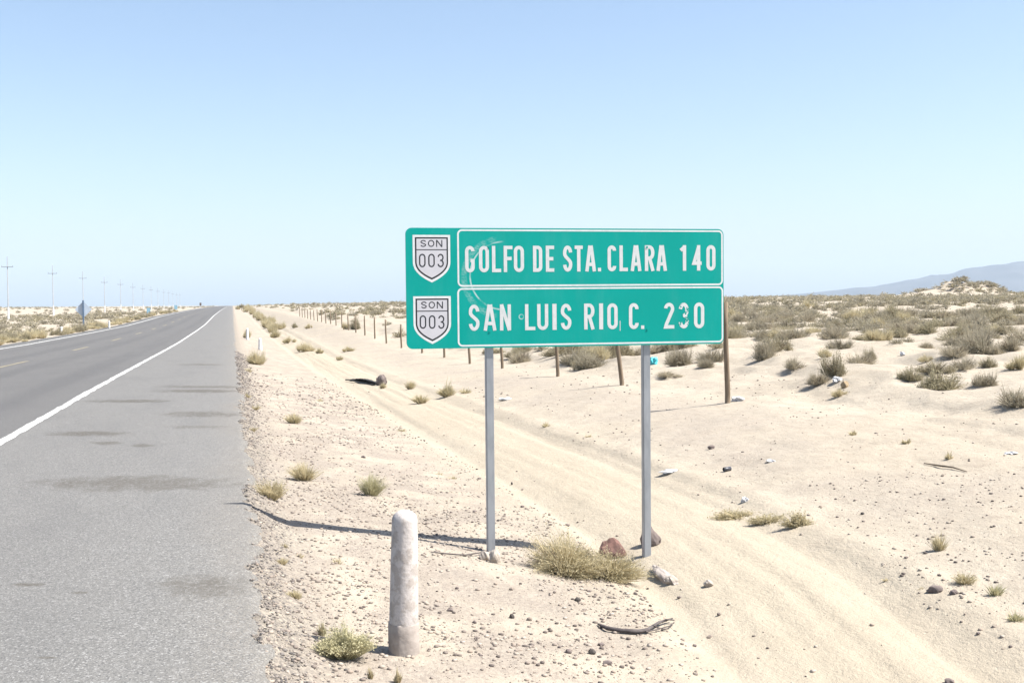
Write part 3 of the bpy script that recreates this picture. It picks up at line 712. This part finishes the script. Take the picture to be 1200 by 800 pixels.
# --- named shrubs beside the road and beyond the fence
def sh_px(name, kind, x_, y_, wp, hp_, label, group=None, cat='shrub', var=None):
    p_ = at(x_, y_); return shrub(name, kind, p_, px(p_, wp/2), px(p_, hp_), label, group, var, cat)
for a_ in (('desert_shrub', 'olive', 978, 441, 40, 36, 'olive upright shrub with litter at its foot'),
           ('desert_shrub', 'grey', 930, 432, 36, 17, 'low grey shrub next to the olive upright shrub'),
           ('desert_shrub', 'grey', 893, 422, 44, 30, 'wide grey twiggy shrub just past the tall fence post'),
           ('desert_shrub', 'olive', 1065, 446, 34, 18, 'small wind-leaning olive shrub alone on the sand bank'),
           ('desert_shrub', 'grey', 1155, 452, 42, 19, 'low grey shrub at the edge of the open sand'),
           ('desert_shrub', 'grey', 1150, 414, 62, 33, 'large brown shrub high on the sand bank'),
           ('desert_shrub', 'grey', 1182, 411, 40, 20, 'brown shrub growing against the large brown shrub'),
           ('desert_shrub', 'grey', 797, 428, 50, 26, 'spreading brown shrub beside the turquoise bag'),
           ('dead_brush', 'grey', 782, 441, 44, 8, 'flat dead brush lying on the bank under the spreading brown shrub'),
           ('desert_shrub', 'grey', 833, 423, 40, 20, 'dark low shrub behind the tall fence post'),
           ('desert_shrub', 'olive', 416, 386, 20, 16, 'round green bush standing over the fence line'),
           ('desert_shrub', 'olive', 1020, 421, 20, 16, 'small olive shrub on the bank beyond the olive upright one'),
           ('desert_shrub', 'straw', 1085, 424, 26, 11, 'pale yellow low shrub on the bank under the large brown one'),
           ('desert_shrub', 'straw', 300, 427, 36, 21, 'yellow green bush hugging the asphalt edge by a small bollard'),
           ('desert_shrub', 'straw', 288, 396, 16, 12, 'yellow bush at the asphalt edge beside the farther bollard'),
           ('desert_shrub', 'straw', 357, 412, 32, 14, 'dense yellow brown bush in the verge row nearest the tyre'),
           ('desert_shrub', 'straw', 338, 402, 22, 9, 'brownish bush in the verge row, smaller neighbour'),
           ('desert_shrub', 'straw', 374, 414, 16, 8, 'small yellow bush ending the verge row'),
           ('desert_shrub', 'straw', 408, 412, 24, 7, 'low yellow bush between verge row and fence'),
           ('desert_shrub', 'straw', 398, 422, 14, 7, 'tiny yellow bush near the torn tyre'),
           ('desert_shrub', 'straw', 362, 385, 12, 8, 'round yellow bush on the sand between verge and fence'),
           ('desert_shrub', 'olive', 345, 384, 12, 7, 'small olive bush beside the verge band'),
           ('desert_shrub', 'straw', 406, 386, 12, 12, 'tall dry yellow bush at the fence line')): sh_px(*a_)
for k in range(26):                                   # band of weeds leading down the verge
    t = k/25; x_ = 322-40*t**1.3+random.uniform(-5, 7); y_ = 393-32*t**.8+random.uniform(-3, 3)
    sh_px('roadside_weed', 'straw', x_, y_, 22-12*t, 12-6*t, 'yellow green weed clump in the band along the near verge', 'weeds along the near verge', 'weed')
for k in range(70):                                   # weeds along the far side of the road
    Y_ = 42*(1.026**k)*random.uniform(.98, 1.02); X_ = XLE-random.uniform(.5, 1.9)
    shrub('roadside_weed', random.choice(['straw', 'straw', 'olive']), (X_, Y_, Hs(X_, Y_)), random.uniform(.5, 1.0), random.uniform(.35, .7),
          'weed clump in the row along the far road edge', 'weeds along the far road edge', None, 'weed')

# --- scrub on the plains: the largest 280 as things, the rest one mass
cand = []
def blocked(X, Y):
    return (XLE-1.2 < X < FX+1.2)
def scatter(n, rmin, rmax, a0, a1, smin, smax):
    out = []
    for _ in range(n):
        r_ = math.sqrt(random.uniform(rmin**2, rmax**2)); a_ = R(random.uniform(a0, a1)); X, Y = r_*math.sin(a_), r_*math.cos(a_)
        if blocked(X, Y) or (X < 0 and X > -16 and Y < 300 and random.random() < .5): continue
        d_ = float(vnoise(np.array([X/9.]), np.array([Y/9.]), 77)[0])+.5
        if X > 0 and X < FX+6+2*d_ and random.random() < .55: continue
        if random.random() > .3+d_*1.1: continue
        if (X-112)**2/150+(Y-146)**2/60 < 1 and random.random() < .93: continue
        s_ = random.uniform(smin, smax)*(.6+.5*d_)
        out.append((X, Y, s_, s_/r_))
    return out
cand += scatter(1150, 12, 45, 6, 46, .22, .6)
cand += scatter(3300, 45, 110, -24, 46, .3, .8)
cand += scatter(4600, 110, 260, -24, 46, .4, .95)
cand += scatter(2600, 260, 900, -20, 46, .7, 1.5)
for _ in range(125):
    X, Y = random.gauss(116.5, 5), random.gauss(156, 4); cand.append((X, Y, random.uniform(.5, .9), .004))
bag = at(766, 427)
def hides_bag(X, Y): return abs(math.atan2(X, Y)-math.atan2(bag.x, bag.y)) < .03 and math.hypot(X, Y) < math.hypot(bag.x, bag.y)+.8
cand = [q for q in cand if not hides_bag(q[0], q[1])]
cand.sort(key=lambda q: -q[3])
KIND_LB = {'grey': ('grey brown twiggy shrub', 'grey brown shrubs'), 'olive': ('olive leafy shrub', 'olive shrubs'), 'straw': ('straw yellow shrub', 'straw yellow shrubs')}
for (X, Y, s_, q_) in cand[:290]:
    kd = random.choices(['grey', 'olive', 'straw'], [.55, .28, .17])[0]
    side = 'on the scrub plain beyond the wooden fence posts' if X > 0 else 'on the scrub plain across the road'
    if X > 0: side = 'just behind the wooden fence posts' if X < FX+9 else 'far out on the scrub plain beyond the fence posts' if Y > 70 else 'on the sandy plain beyond the fence posts'
    sz = 'large ' if s_ > .55 else 'small ' if s_ < .36 else 'mid-sized '
    shrub('desert_shrub', kd, (X, Y, Hs(X, Y)), s_, s_*random.uniform(.6, .95), sz+KIND_LB[kd][0]+' '+side, sz+KIND_LB[kd][1]+' '+side)
# the rest: light versions joined into one mass
low = []
for s in range(6):
    V, F = blades(26, 500+s, 1, 1, 1.0, .16, leaf=.17, curl=.1); low.append((np.array(V), F))
cz = H(np.array([q[0] for q in cand]), np.array([q[1] for q in cand]))
med = []
for s in range(6):
    V, F = blades(90, 600+s, 1, 1, 1.0, .07, leaf=.09, curl=.1); med.append((np.array(V), F))
VV = {0: [], 1: []}; FF = {0: [], 1: []}; off = {0: 0, 1: 0}
for ci, (X, Y, s_, q_) in enumerate(cand[290:]):
    b = 0 if random.random() < .65 else 1
    V, F = (med if ci < 900 else low)[random.randrange(6)]; a_ = random.uniform(0, 6.28); ca, sa = math.cos(a_), math.sin(a_); hz = s_*random.uniform(.55, .9)
    W_ = np.stack([(V[:, 0]*ca-V[:, 1]*sa)*s_+X, (V[:, 0]*sa+V[:, 1]*ca)*s_+Y, V[:, 2]*hz+cz[290+ci]], -1)
    VV[b].append(W_); FF[b] += [tuple(i+off[b] for i in f) for f in F]; off[b] += len(W_)
for b, nm, mt_, lb in ((0, 'far_grey_scrub', MAT_GREY, 'distant mass of grey brown scrub covering the plain'), (1, 'far_olive_scrub', MAT_OLIVE, 'distant mass of olive scrub covering the plain')):
    o = new_obj(nm, mesh(nm, [tuple(q) for q in np.concatenate(VV[b])], FF[b]), mt_); tag(o, lb, 'scrub', kind='stuff')

# ------------------------------------------------------------ gravel
def pebble_proto(seed):
    bm = bmesh.new(); bmesh.ops.create_icosphere(bm, subdivisions=1, radius=1)
    g_ = random.Random(seed)
    for v_ in bm.verts: v_.co = v_.co*g_.uniform(.75, 1.15); v_.co.z *= .6
    V = np.array([v_.co[:] for v_ in bm.verts]); F = [tuple(q.index for q in f.verts) for f in bm.faces]; bm.free(); return V, np.array(F)
PB = [pebble_proto(s) for s in range(5)]
def gravel_obj(name, pts, mat, label):
    Vs, Fs, o = [], [], 0
    X = np.array([p_[0] for p_ in pts]); Y = np.array([p_[1] for p_ in pts]); Z = H(X, Y)
    for (x_, y_, s_), z in zip(pts, Z):
        V, F = PB[random.randrange(5)]; a_ = random.uniform(0, 6.28); ca, sa = math.cos(a_), math.sin(a_); k1 = random.uniform(.7, 1.3)
        W_ = np.stack([(V[:, 0]*k1*ca-V[:, 1]*sa)*s_+x_, (V[:, 0]*k1*sa+V[:, 1]*ca)*s_+y_, V[:, 2]*s_+z+s_*.22], -1)
        Vs.append(W_); Fs.append(F+o); o += len(V)
    co = np.concatenate(Vs); fa = np.concatenate(Fs)
    me = bpy.data.meshes.new(name); me.vertices.add(len(co)); me.vertices.foreach_set('co', co.ravel()); me.loops.add(fa.size); me.loops.foreach_set('vertex_index', fa.ravel())
    me.polygons.add(len(fa)); me.polygons.foreach_set('loop_start', np.arange(len(fa))*3); me.update(calc_edges=True)
    return tag(new_obj(name, me, mat), label, 'gravel', kind='stuff')
def gmat(name, cs):
    k = M(name, .9, .15); is_ = k.add('ShaderNodeNewGeometry').outputs['Random Per Island']
    r_ = k.add('ShaderNodeValToRGB'); k.put(r_.inputs[0], is_); r_.color_ramp.interpolation = 'CONSTANT'
    el_ = r_.color_ramp.elements; el_[0].color = (*cs[0], 1); el_[1].position = 1/len(cs); el_[1].color = (*cs[1], 1)
    for i in range(2, len(cs)): e_ = el_.new(i/len(cs)); e_.color = (*cs[i], 1)
    return k.color(r_.outputs[0])
def gdens(x_, y_):
    d = float(vnoise(np.array([x_/.8]), np.array([y_/.8]), 90)[0])+.5
    tx = float(track_x(y_))
    if abs(x_-tx) < .75: return .05*d
    if x_ < 2.9 and x_ < tx: return (.12+.85*d*d*1.6)*(1.3 if x_ < .5 else 1)
    return .13+.5*max(0, d-.3)+ (.9*d if (x_ > 4.2 and y_ < 9 and x_-y_*.3 > 2.2) else 0)
pts = []
for _ in range(60000):
    y_ = 4.2*math.exp(random.random()*2.1); x_ = random.uniform(.1, 9.0) if random.random() < .45 else random.uniform(.1, 3.2)
    if random.random() > gdens(x_, y_): continue
    s_ = .0035+.014*random.random()**5
    if random.random() < (y_-10)/22: continue
    s_ *= max(1, y_/12)
    pts.append((x_, y_, s_))
gravel_obj('loose_gravel', pts, gmat('mixed_gravel', [(.25, .21, .18), (.33, .285, .24), (.19, .16, .14), (.36, .315, .27), (.28, .23, .19), (.12, .10, .09)]), 'loose gravel scattered over the sandy verge')
pts = []
for _ in range(11000):
    y_ = 4.2*math.exp(random.random()*2.3); x_ = XE-.05+abs(random.gauss(0, .17))
    pts.append((x_, y_, (.003+.009*random.random()**3)*max(1, y_/12)))
gravel_obj('asphalt_crumbs', pts, gmat('asphalt_crumb', [(.15, .137, .128), (.21, .185, .168), (.10, .092, .088), (.26, .228, .20)]), 'crumbled asphalt bits along the road edge')

# ------------------------------------------------------------ stones and litter
def rmat(name, c1, c2, sc=9): return plain(name, c1, c2, sc, .92, .15, .7)
MAT_RED = rmat('reddish_rock', (.20, .115, .095), (.12, .075, .065)); MAT_BRN = rmat('brown_grey_rock', (.20, .165, .15), (.12, .10, .095))
MAT_TAN = rmat('tan_stone', (.27, .225, .19), (.20, .165, .14)); MAT_DRK = rmat('dark_stone', (.10, .088, .08), (.06, .054, .05)); MAT_PALE = rmat('pale_stone', (.40, .36, .32), (.30, .26, .22))
def stone(name, x_, y_, wp, hp_, mat, label, seed, yr=.8, sub=3, cat='stone', sink=.25):
    p_ = at(x_, y_); rx = px(p_, wp/2); hz = px(p_, hp_)/(2*(1-sink))
    o = new_obj(name, rock_mesh(name, (rx, rx*yr, hz), seed, sub), mat, smooth=False)
    o.location = (p_.x, p_.y, p_.z+hz*(1-2*sink)); o.rotation_euler = (0, 0, -YAW); return tag(o, label, cat)
stone('rock', 718, 652, 36, 21, MAT_RED, 'reddish rock behind the straw bush between the posts', 3)
rk = stone('rock', 767, 649, 24, 24, MAT_BRN, 'tall brown grey rock leaning behind the second sign post', 5)
rk.location = (RP[0]+.13, RP[1]+.24, Hs(RP[0]+.13, RP[1]+.24)+.05)
stone('stone', 569, 656, 15, 11, MAT_PALE, 'pale concrete lump at the foot of the first sign post, darker side', 7)
stone('stone', 579, 659, 15, 15, MAT_PALE, 'bright concrete lump right against the first sign post', 8)
stone('stone', 830, 687, 12, 8, MAT_PALE, 'white stone lying alone beyond the second sign post', 9)
stone('stone', 787, 683, 15, 9, MAT_PALE, 'pale stone at the end of the buried slab', 10)
stone('stone', 1095, 693, 19, 8, MAT_BRN, 'flat brown stone lying on the sand, larger of two', 11)
stone('stone', 1117, 696, 10, 6, MAT_BRN, 'small brown stone next to the larger flat one', 12)
stone('stone', 833, 526, 9, 5, MAT_BRN, 'small grey stone on open sand near the dark can', 13, sub=2)
stone('stone', 677, 704, 8, 5, MAT_DRK, 'small dark stone on the gravel under the straw bush', 14, sub=2)
stone('stone', 694, 766, 10, 7, MAT_DRK, 'round dark pebble in front of the dry stick', 15, sub=2)
stone('stone', 666, 765, 8, 5, MAT_BRN, 'brown pebble beside the round dark pebble', 16, sub=2)
stone('stone', 600, 724, 7, 6, MAT_DRK, 'single dark pebble on the gravel below the first post', 17, sub=2)
stone('stone', 1112, 800, 12, 6, MAT_BRN, 'brown pebble on the wheel track', 18, sub=2)
stone('stone', 704, 756, 9, 4, MAT_BRN, 'small brown pebble touching distance from the dry stick', 19, sub=2)
stone('stone', 712, 778, 12, 5, MAT_BRN, 'flat brown pebble nearest the dry stick shadow', 20, sub=2)
k_ = 0
for (x_, y_, wp, hp_) in ((685, 690, 7, 4), (655, 699, 8, 6), (740, 700, 7, 5), (768, 713, 6, 4), (800, 700, 6, 4), (622, 727, 8, 5), (560, 731, 7, 4), (640, 738, 8, 4), (656, 757, 8, 4), (830, 744, 8, 6), (820, 758, 6, 4), (760, 690, 7, 4), (525, 712, 8, 4), (600, 690, 6, 4), (540, 690, 7, 4), (430, 690, 6, 3), (560, 770, 7, 4), (620, 780, 7, 4), (840, 720, 6, 4), (585, 610, 6, 4), (610, 595, 6, 4), (640, 600, 5, 4), (552, 600, 6, 4), (500, 610, 6, 3), (660, 615, 6, 4), (618, 575, 6, 4), (560, 562, 6, 3), (594, 566, 5, 4), (420, 540, 8, 4), (470, 560, 6, 3), (1060, 650, 7, 4), (1015, 600, 6, 4), (1150, 740, 7, 4), (1130, 720, 6, 4), (1180, 760, 6, 4)):
    k_ += 1
    o = stone('pebble', x_+random.uniform(-6, 6), y_+random.uniform(-4, 4), wp*random.uniform(.55, 1.05), hp_*random.uniform(.5, .9), (MAT_DRK, MAT_BRN, MAT_TAN, MAT_BRN)[k_ % 4], 'pebble lying loose on the sandy gravel', 30+k_, sub=2, cat='pebble'); o['group'] = 'larger pebbles on the gravel'
# half buried slab
p1, p2 = at(766, 668), at(792, 686)
d_ = (p2-p1); e = new_obj('broken_slab', rock_mesh('broken_slab', (d_.length/2, .05, .035), 60, 3, .5), MAT_CONC)
e.location = (p1+p2)/2+Vector((0, 0, .012)); e.rotation_euler = (0, R(6), math.atan2(d_.y, d_.x)); tag(e, 'half buried pale slab casting a dark edge by the second post', 'slab')
# dry stick with a forked end
def stick(name, pxs, rad, label, forks=(), mat=MAT_STEM):
    P_ = [at(x_, y_)+Vector((0, 0, dz)) for x_, y_, dz in pxs]; c0 = P_[0].copy()
    e = empty(name, c0); tag(e, label, 'stick')
    new_obj('stem', tube_mesh('stem', [q-c0 for q in P_], rad, 7), mat, e, True)
    for fp in forks:
        Q = [at(x_, y_)+Vector((0, 0, dz))-c0 for x_, y_, dz in fp]
        new_obj('twig', tube_mesh('twig', Q, .004, 5), mat, e, True)
    return e
MAT_DEAD = plain('dead_grey_wood', (.12, .105, .10), (.07, .06, .06), 30)
stick('dry_stick', [(701, 733, .01), (712, 740, .02), (728, 742, .016), (748, 743, .016), (758, 742, .02), (772, 735, .03), (788, 730, .03)], [.006, .013, .013, .014, .012, .009, .004], 'dark forked dry stick lying on the gravel in front of the bush',
      [[(757, 743, .015), (770, 741, .02), (785, 737, .02), (790, 733, .02)], [(765, 738, .03), (776, 740, .015), (784, 739, .015)], [(772, 735, .03), (780, 733, .04), (790, 731, .025)]], MAT_DEAD)
stick('dry_stick', [(505, 648, .01), (525, 651, .015), (545, 652, .012), (566, 650, .02)], [.004, .006, .006, .005], 'thin dark stick pointing at the first sign post', [], MAT_DEAD)
stick('dry_stick', [(1083, 544, .01), (1100, 548, .02), (1116, 550, .02), (1133, 554, .01)], [.005, .009, .008, .004], 'thin weathered stick lying on open sand', [], MAT_STEM)
# torn tyre casing and dark lump
MAT_RUB = plain('black_weathered_rubber', (.03, .03, .032), (.06, .058, .055), 12, .8, .2, .4)
p1, p2 = at(411, 446), at(445, 451)
L_ = (p2-p1).length; V, F = [], []
n_ = 14
for i in range(n_+1):
    t = i/n_; arch = .07+.09*math.sin(t*math.pi)
    for k in range(7):
        a_ = R(-12+k*20); V.append((t*L_, .10*math.cos(a_)*1.6+.04*math.sin(t*7), max(.0, math.sin(a_))*arch*(.55+.45*t)+.012*math.sin(t*40+k)))
for i in range(n_):
    for k in range(6): F.append((i*7+k, i*7+k+1, (i+1)*7+k+1, (i+1)*7+k))
ty_ = empty('torn_tyre', p1, math.atan2(p2.y-p1.y, p2.x-p1.x)); tag(ty_, 'torn black tyre casing lying on the verge', 'tyre')
ca_ = new_obj('tyre_casing', mesh('tyre_casing', V, F), MAT_RUB, ty_, True); md = ca_.modifiers.new('thickness', 'SOLIDIFY'); md.thickness = .02
tr_ = new_obj('tread_rib', tube_mesh('tread_rib', [(t*L_/8, -.14, .03+.02*math.sin(t)) for t in range(9)], .018, 6), MAT_RUB, ty_, True)
stone('rock', 447, 451, 13, 12, MAT_BRN, 'dark boulder at the end of the torn tyre', 71)
sh_px('grass_tuft', 'straw', 449, 455, 13, 8, 'small yellow tuft in front of the dark boulder', None, 'grass tuft')
# litter
def crumple(name, x_, y_, wp, hp_, mat, label, seed, cat='litter'):
    p_ = at(x_, y_); rx = px(p_, wp/2); hz = px(p_, hp_/2)
    o = new_obj(name, rock_mesh(name, (rx, rx*.7, hz), seed, 3, 1.1), mat); o.location = (p_.x, p_.y, p_.z+hz*.7); return tag(o, label, cat)
MAT_WHP = plain('white_plastic', (.55, .55, .55), (.45, .45, .46), 10, .5, .4); MAT_TEAL = plain('turquoise_plastic', (.06, .42, .50), (.08, .50, .58), 10, .5, .4)
crumple('plastic_bag', 766, 427, 9, 11, MAT_TEAL, 'turquoise plastic bag caught on the bank beyond the second post', 81)
crumple('plastic_litter', 865, 470, 14, 6, MAT_WHP, 'white litter beside the tall fence post', 82)
crumple('plastic_litter', 873, 588, 9, 6, MAT_WHP, 'white crumpled litter near the brown grass row', 83)
crumple('plastic_litter', 903, 541, 11, 3, MAT_WHP, 'flat white plastic on sand past the dark can', 84)
crumple('plastic_litter', 786, 553, 22, 3, MAT_WHP, 'long thin white scrap past the second post', 85)
crumple('plastic_litter', 592, 469, 14, 4, MAT_WHP, 'white scrap seen past the first post', 86)
crumple('plastic_litter', 981, 448, 12, 7, MAT_WHP, 'white litter under the olive upright shrub', 87)
crumple('plastic_litter', 1185, 532, 14, 4, MAT_WHP, 'bluish white scrap on the far open sand', 89)
crumple('plastic_litter', 1058, 417, 7, 5, MAT_WHP, 'white litter up on the bank among low shrubs', 90)
stone('stone', 990, 454, 10, 8, rmat('tan_block', (.33, .25, .16), (.26, .2, .13)), 'tan stone beside the litter under the olive shrub', 91, sub=2)
p_ = at(852, 552); rc = px(p_, 2.6)
can = empty('dark_can', (p_.x, p_.y, p_.z+rc), R(20)); tag(can, 'dark discarded can lying on the open sand', 'can')
MAT_CAN = plain('dark_can_metal', (.03, .035, .05), (.05, .05, .06), 8, .4, .5)
new_obj('can_body', tube_mesh('can_body', [(-rc*2, 0, 0), (-rc*1.9, 0, 0), (rc*1.9, 0, 0), (rc*2, 0, 0)], [rc*.85, rc, rc, rc*.85], 14), MAT_CAN, can, True)
new_obj('can_lid', tube_mesh('can_lid', [(rc*2.0, 0, 0), (rc*2.04, 0, 0)], [rc*.8, rc*.78], 14), MAT_BACK, can)

# ------------------------------------------------------------ fence posts
wd = M('weathered_post_wood', .9, .1); v = wd.coord(); n_ = wd.noise(wd.scale(v, (1, 1, .12)), 30, 4)
MAT_FP = wd.color(wd.mix(wd.step(n_, .35, .65), (.23, .18, .13), (.155, .12, .085)))
def fence_post(loc, hgt, rad, lean, label, group):
    n = 7; pts = []
    for k in range(6):
        t = k/5; pts.append((lean[0]*t*hgt+.012*math.sin(t*5+loc[0]), lean[1]*t*hgt, -.2+t*(hgt+.2)))
    o = new_obj('fence_post', tube_mesh('fence_post', pts, [rad*1.05, rad*1.02, rad, rad*.97, rad*.95, rad*.9], n), MAT_FP, smooth=True)
    o.location = loc; return tag(o, label, 'fence post', group)
FENCE_PX = [(852, 472), (729, 453), (653, 441), (588, 433), (550, 428), (520, 419.5), (494, 415), (470, 409), (452.5, 404), (439, 399), (427.5, 394.6), (417, 391)]
fy0 = None
for i, (x_, y_) in enumerate(FENCE_PX):
    d = ray(x_, 400); Yf = FX*d[1]/d[0]; p_ = (FX, Yf, Hs(FX, Yf)); fy0 = Yf
    if i == 0: fence_post(p_, px(p_, 118), px(p_, 3.2), (-.01, 0), 'tall dark wooden fence post beside the sign panel edge', None)
    elif i == 1: fence_post(p_, 1.15, px(p_, 2.6), (-.1, 0), 'leaning wooden fence post under the sign between its posts', None)
    else: fence_post(p_, random.uniform(1.0, 1.15), .039, (random.uniform(-.02, .02), 0), 'thin wooden fence post in the line along the sand', 'fence posts along the sand')
for k in range(1, 14):
    Yf = fy0+4.3*k; fence_post((FX, Yf, Hs(FX, Yf)), random.uniform(.85, 1.05), .038, (random.uniform(-.03, .03), 0), 'thin wooden fence post in the line along the sand', 'fence posts along the sand')

# ------------------------------------------------------------ utility poles
MAT_PC = plain('pale_concrete_pole', (.25, .26, .275), (.21, .22, .235), 1.5, .9, .1)
MAT_PW = plain('whitewashed_pole_foot', (.42, .42, .42), (.34, .34, .34), 3, .9, .1)
MAT_ARM = plain('crossarm_steel', (.20, .21, .23), (.17, .18, .20), 5)
PX_, PY0, PDY, PHT = -33.9, 187.0, 45.0, 9.9
def make_pole():
    e = empty('utility_pole', (0, 0, 0))
    new_obj('pole_shaft', tube_mesh('pole_shaft', [(0, 0, 2.0), (0, 0, PHT*.87)], [.09, .06], 8), MAT_PC, e, True)
    new_obj('whitewashed_foot', tube_mesh('whitewashed_foot', [(0, 0, -.4), (0, 0, 2.0)], [.17, .13], 8), MAT_PW, e, True)
    new_obj('pole_top', tube_mesh('pole_top', [(0, 0, PHT*.87), (0, 0, PHT)], [.06, .05], 6), MAT_ARM, e, True)
    new_obj('crossarm', box_mesh('crossarm', -.85, .85, -.12, -.05, PHT*.83, PHT*.83+.085), MAT_ARM, e)
    for x_ in (-.78, .78): new_obj('insulator', tube_mesh('insulator', [(x_, -.09, PHT*.83+.11), (x_, -.09, PHT*.83+.3)], [.035, .025], 6), MAT_ARM, e)
    return e
pole0 = make_pole()
for k in range(14):
    Y_ = PY0+PDY*k
    if k == 0: o = pole0
    else:
        o = pole0.copy(); col.objects.link(o)
        for c_ in list(pole0.children): d = c_.copy(); col.objects.link(d); d.parent = o
    o.location = (PX_, Y_, Hs(PX_, Y_)); o.rotation_euler = (0, R(random.uniform(-.4, .4)), 0)
    lb = 'concrete utility pole with whitewashed foot standing closest to the road sign end of the line' if k == 0 else 'pale concrete utility pole with crossarm in the line across the road'
    tag(o, lb, 'utility pole', None if k == 0 else 'utility poles across the road')
# ------------------------------------------------------------ far road signs
MAT_BLUE = plain('blue_sign_sheeting', (.20, .36, .46), (.22, .38, .48), 4, .5, .4); MAT_BB = plain('grey_blue_sign_back', (.42, .48, .56), (.37, .43, .51), 3, .5, .4)
MAT_PB = plain('dull_blue_post', (.12, .17, .25), (.10, .14, .20), 5)
Yd = 108.0; d = ray(98, 376); Xd = Yd*d[0]/d[1]; p_ = Vector((Xd, Yd, Hs(Xd, Yd)))
s_ = empty('diamond_sign', p_); tag(s_, 'back of a grey blue diamond warning sign across the road', 'road sign')
zc = px(p_, 13)+.6; hw = px(p_, 9.5)
new_obj('panel', mesh('panel', [(0, -.01, zc-hw), (hw, -.01, zc), (0, -.01, zc+hw), (-hw, -.01, zc), (0, .01, zc-hw), (hw, .01, zc), (0, .01, zc+hw), (-hw, .01, zc)], [(0, 1, 2, 3), (7, 6, 5, 4), (0, 4, 5, 1), (1, 5, 6, 2), (2, 6, 7, 3), (3, 7, 4, 0)]), MAT_BB, s_)
new_obj('post', box_mesh('post', -.07, .07, -.16, -.02, -.3, zc+hw+.1), MAT_PB, s_)
for (x_, Y_, wp, h0, h1, mt_, lb) in ((174, 190., 4.2, 2, 8, MAT_BLUE, 'small blue roadside sign across the road past the diamond sign'), (206, 260., 3.6, 2, 7, MAT_BLUE, 'tiny blue roadside sign across the road nearer the crest'), (235, 330., 2.2, 4.5, 8, MAT_BRN, 'tiny dark sign on a post at the road crest')):
    d = ray(x_, 360); X_ = Y_*d[0]/d[1]; p_ = Vector((X_, Y_, Hs(X_, Y_))); s_ = empty('roadside_sign', p_); tag(s_, lb, 'road sign')
    hw = px(p_, wp/2); z0, z1 = px(p_, h0), px(p_, h1)
    new_obj('panel', box_mesh('panel', -hw, hw, -.02, .02, z0, z1, .008), mt_, s_)
    for sx in ((-hw*.7, hw*.7) if mt_ is MAT_BLUE else (0,)): new_obj('post', box_mesh('post', sx-.05, sx+.05, .022, .12, -.3, z1-.05), MAT_BB, s_)
# lone tree at the crest, right of the road end
d = ray(283, 357); Y_ = 300.; X_ = Y_*d[0]/d[1]; tl = Vector((X_, Y_, Hs(X_, Y_)))
t_ = empty('small_tree', tl); tag(t_, 'small dusty tree beside the road at its far crest', 'tree')
new_obj('trunk', tube_mesh('trunk', [(0, 0, -.2), (.05, 0, .5), (.0, .05, 1.0)], [.09, .07, .04], 6), MAT_STEM, t_, True)
cr = new_obj('crown', blades_mesh('crown', 260, 900, .95, .95, 1.0, .05, leaf=.09), MAT_OLIVE, t_); cr.location = (0, 0, .75)

# ------------------------------------------------------------ haze
hz_ = M('pale_haze'); hz_.n.remove(hz_.b); pv = hz_.add('ShaderNodeVolumePrincipled')
pv.inputs['Color'].default_value = (.72, .86, 1.0, 1); pv.inputs['Density'].default_value = 9.5e-5; pv.inputs['Anisotropy'].default_value = .0
hz_.l.new(pv.outputs[0], hz_.n['Material Output'].inputs['Volume'])
hm = box_mesh('haze', -17000, 17000, -1000, 17000, -3.5, 620)
hz_o = new_obj('haze', hm, hz_.m); tag(hz_o, 'pale blue desert haze filling the air', 'haze', kind='stuff')
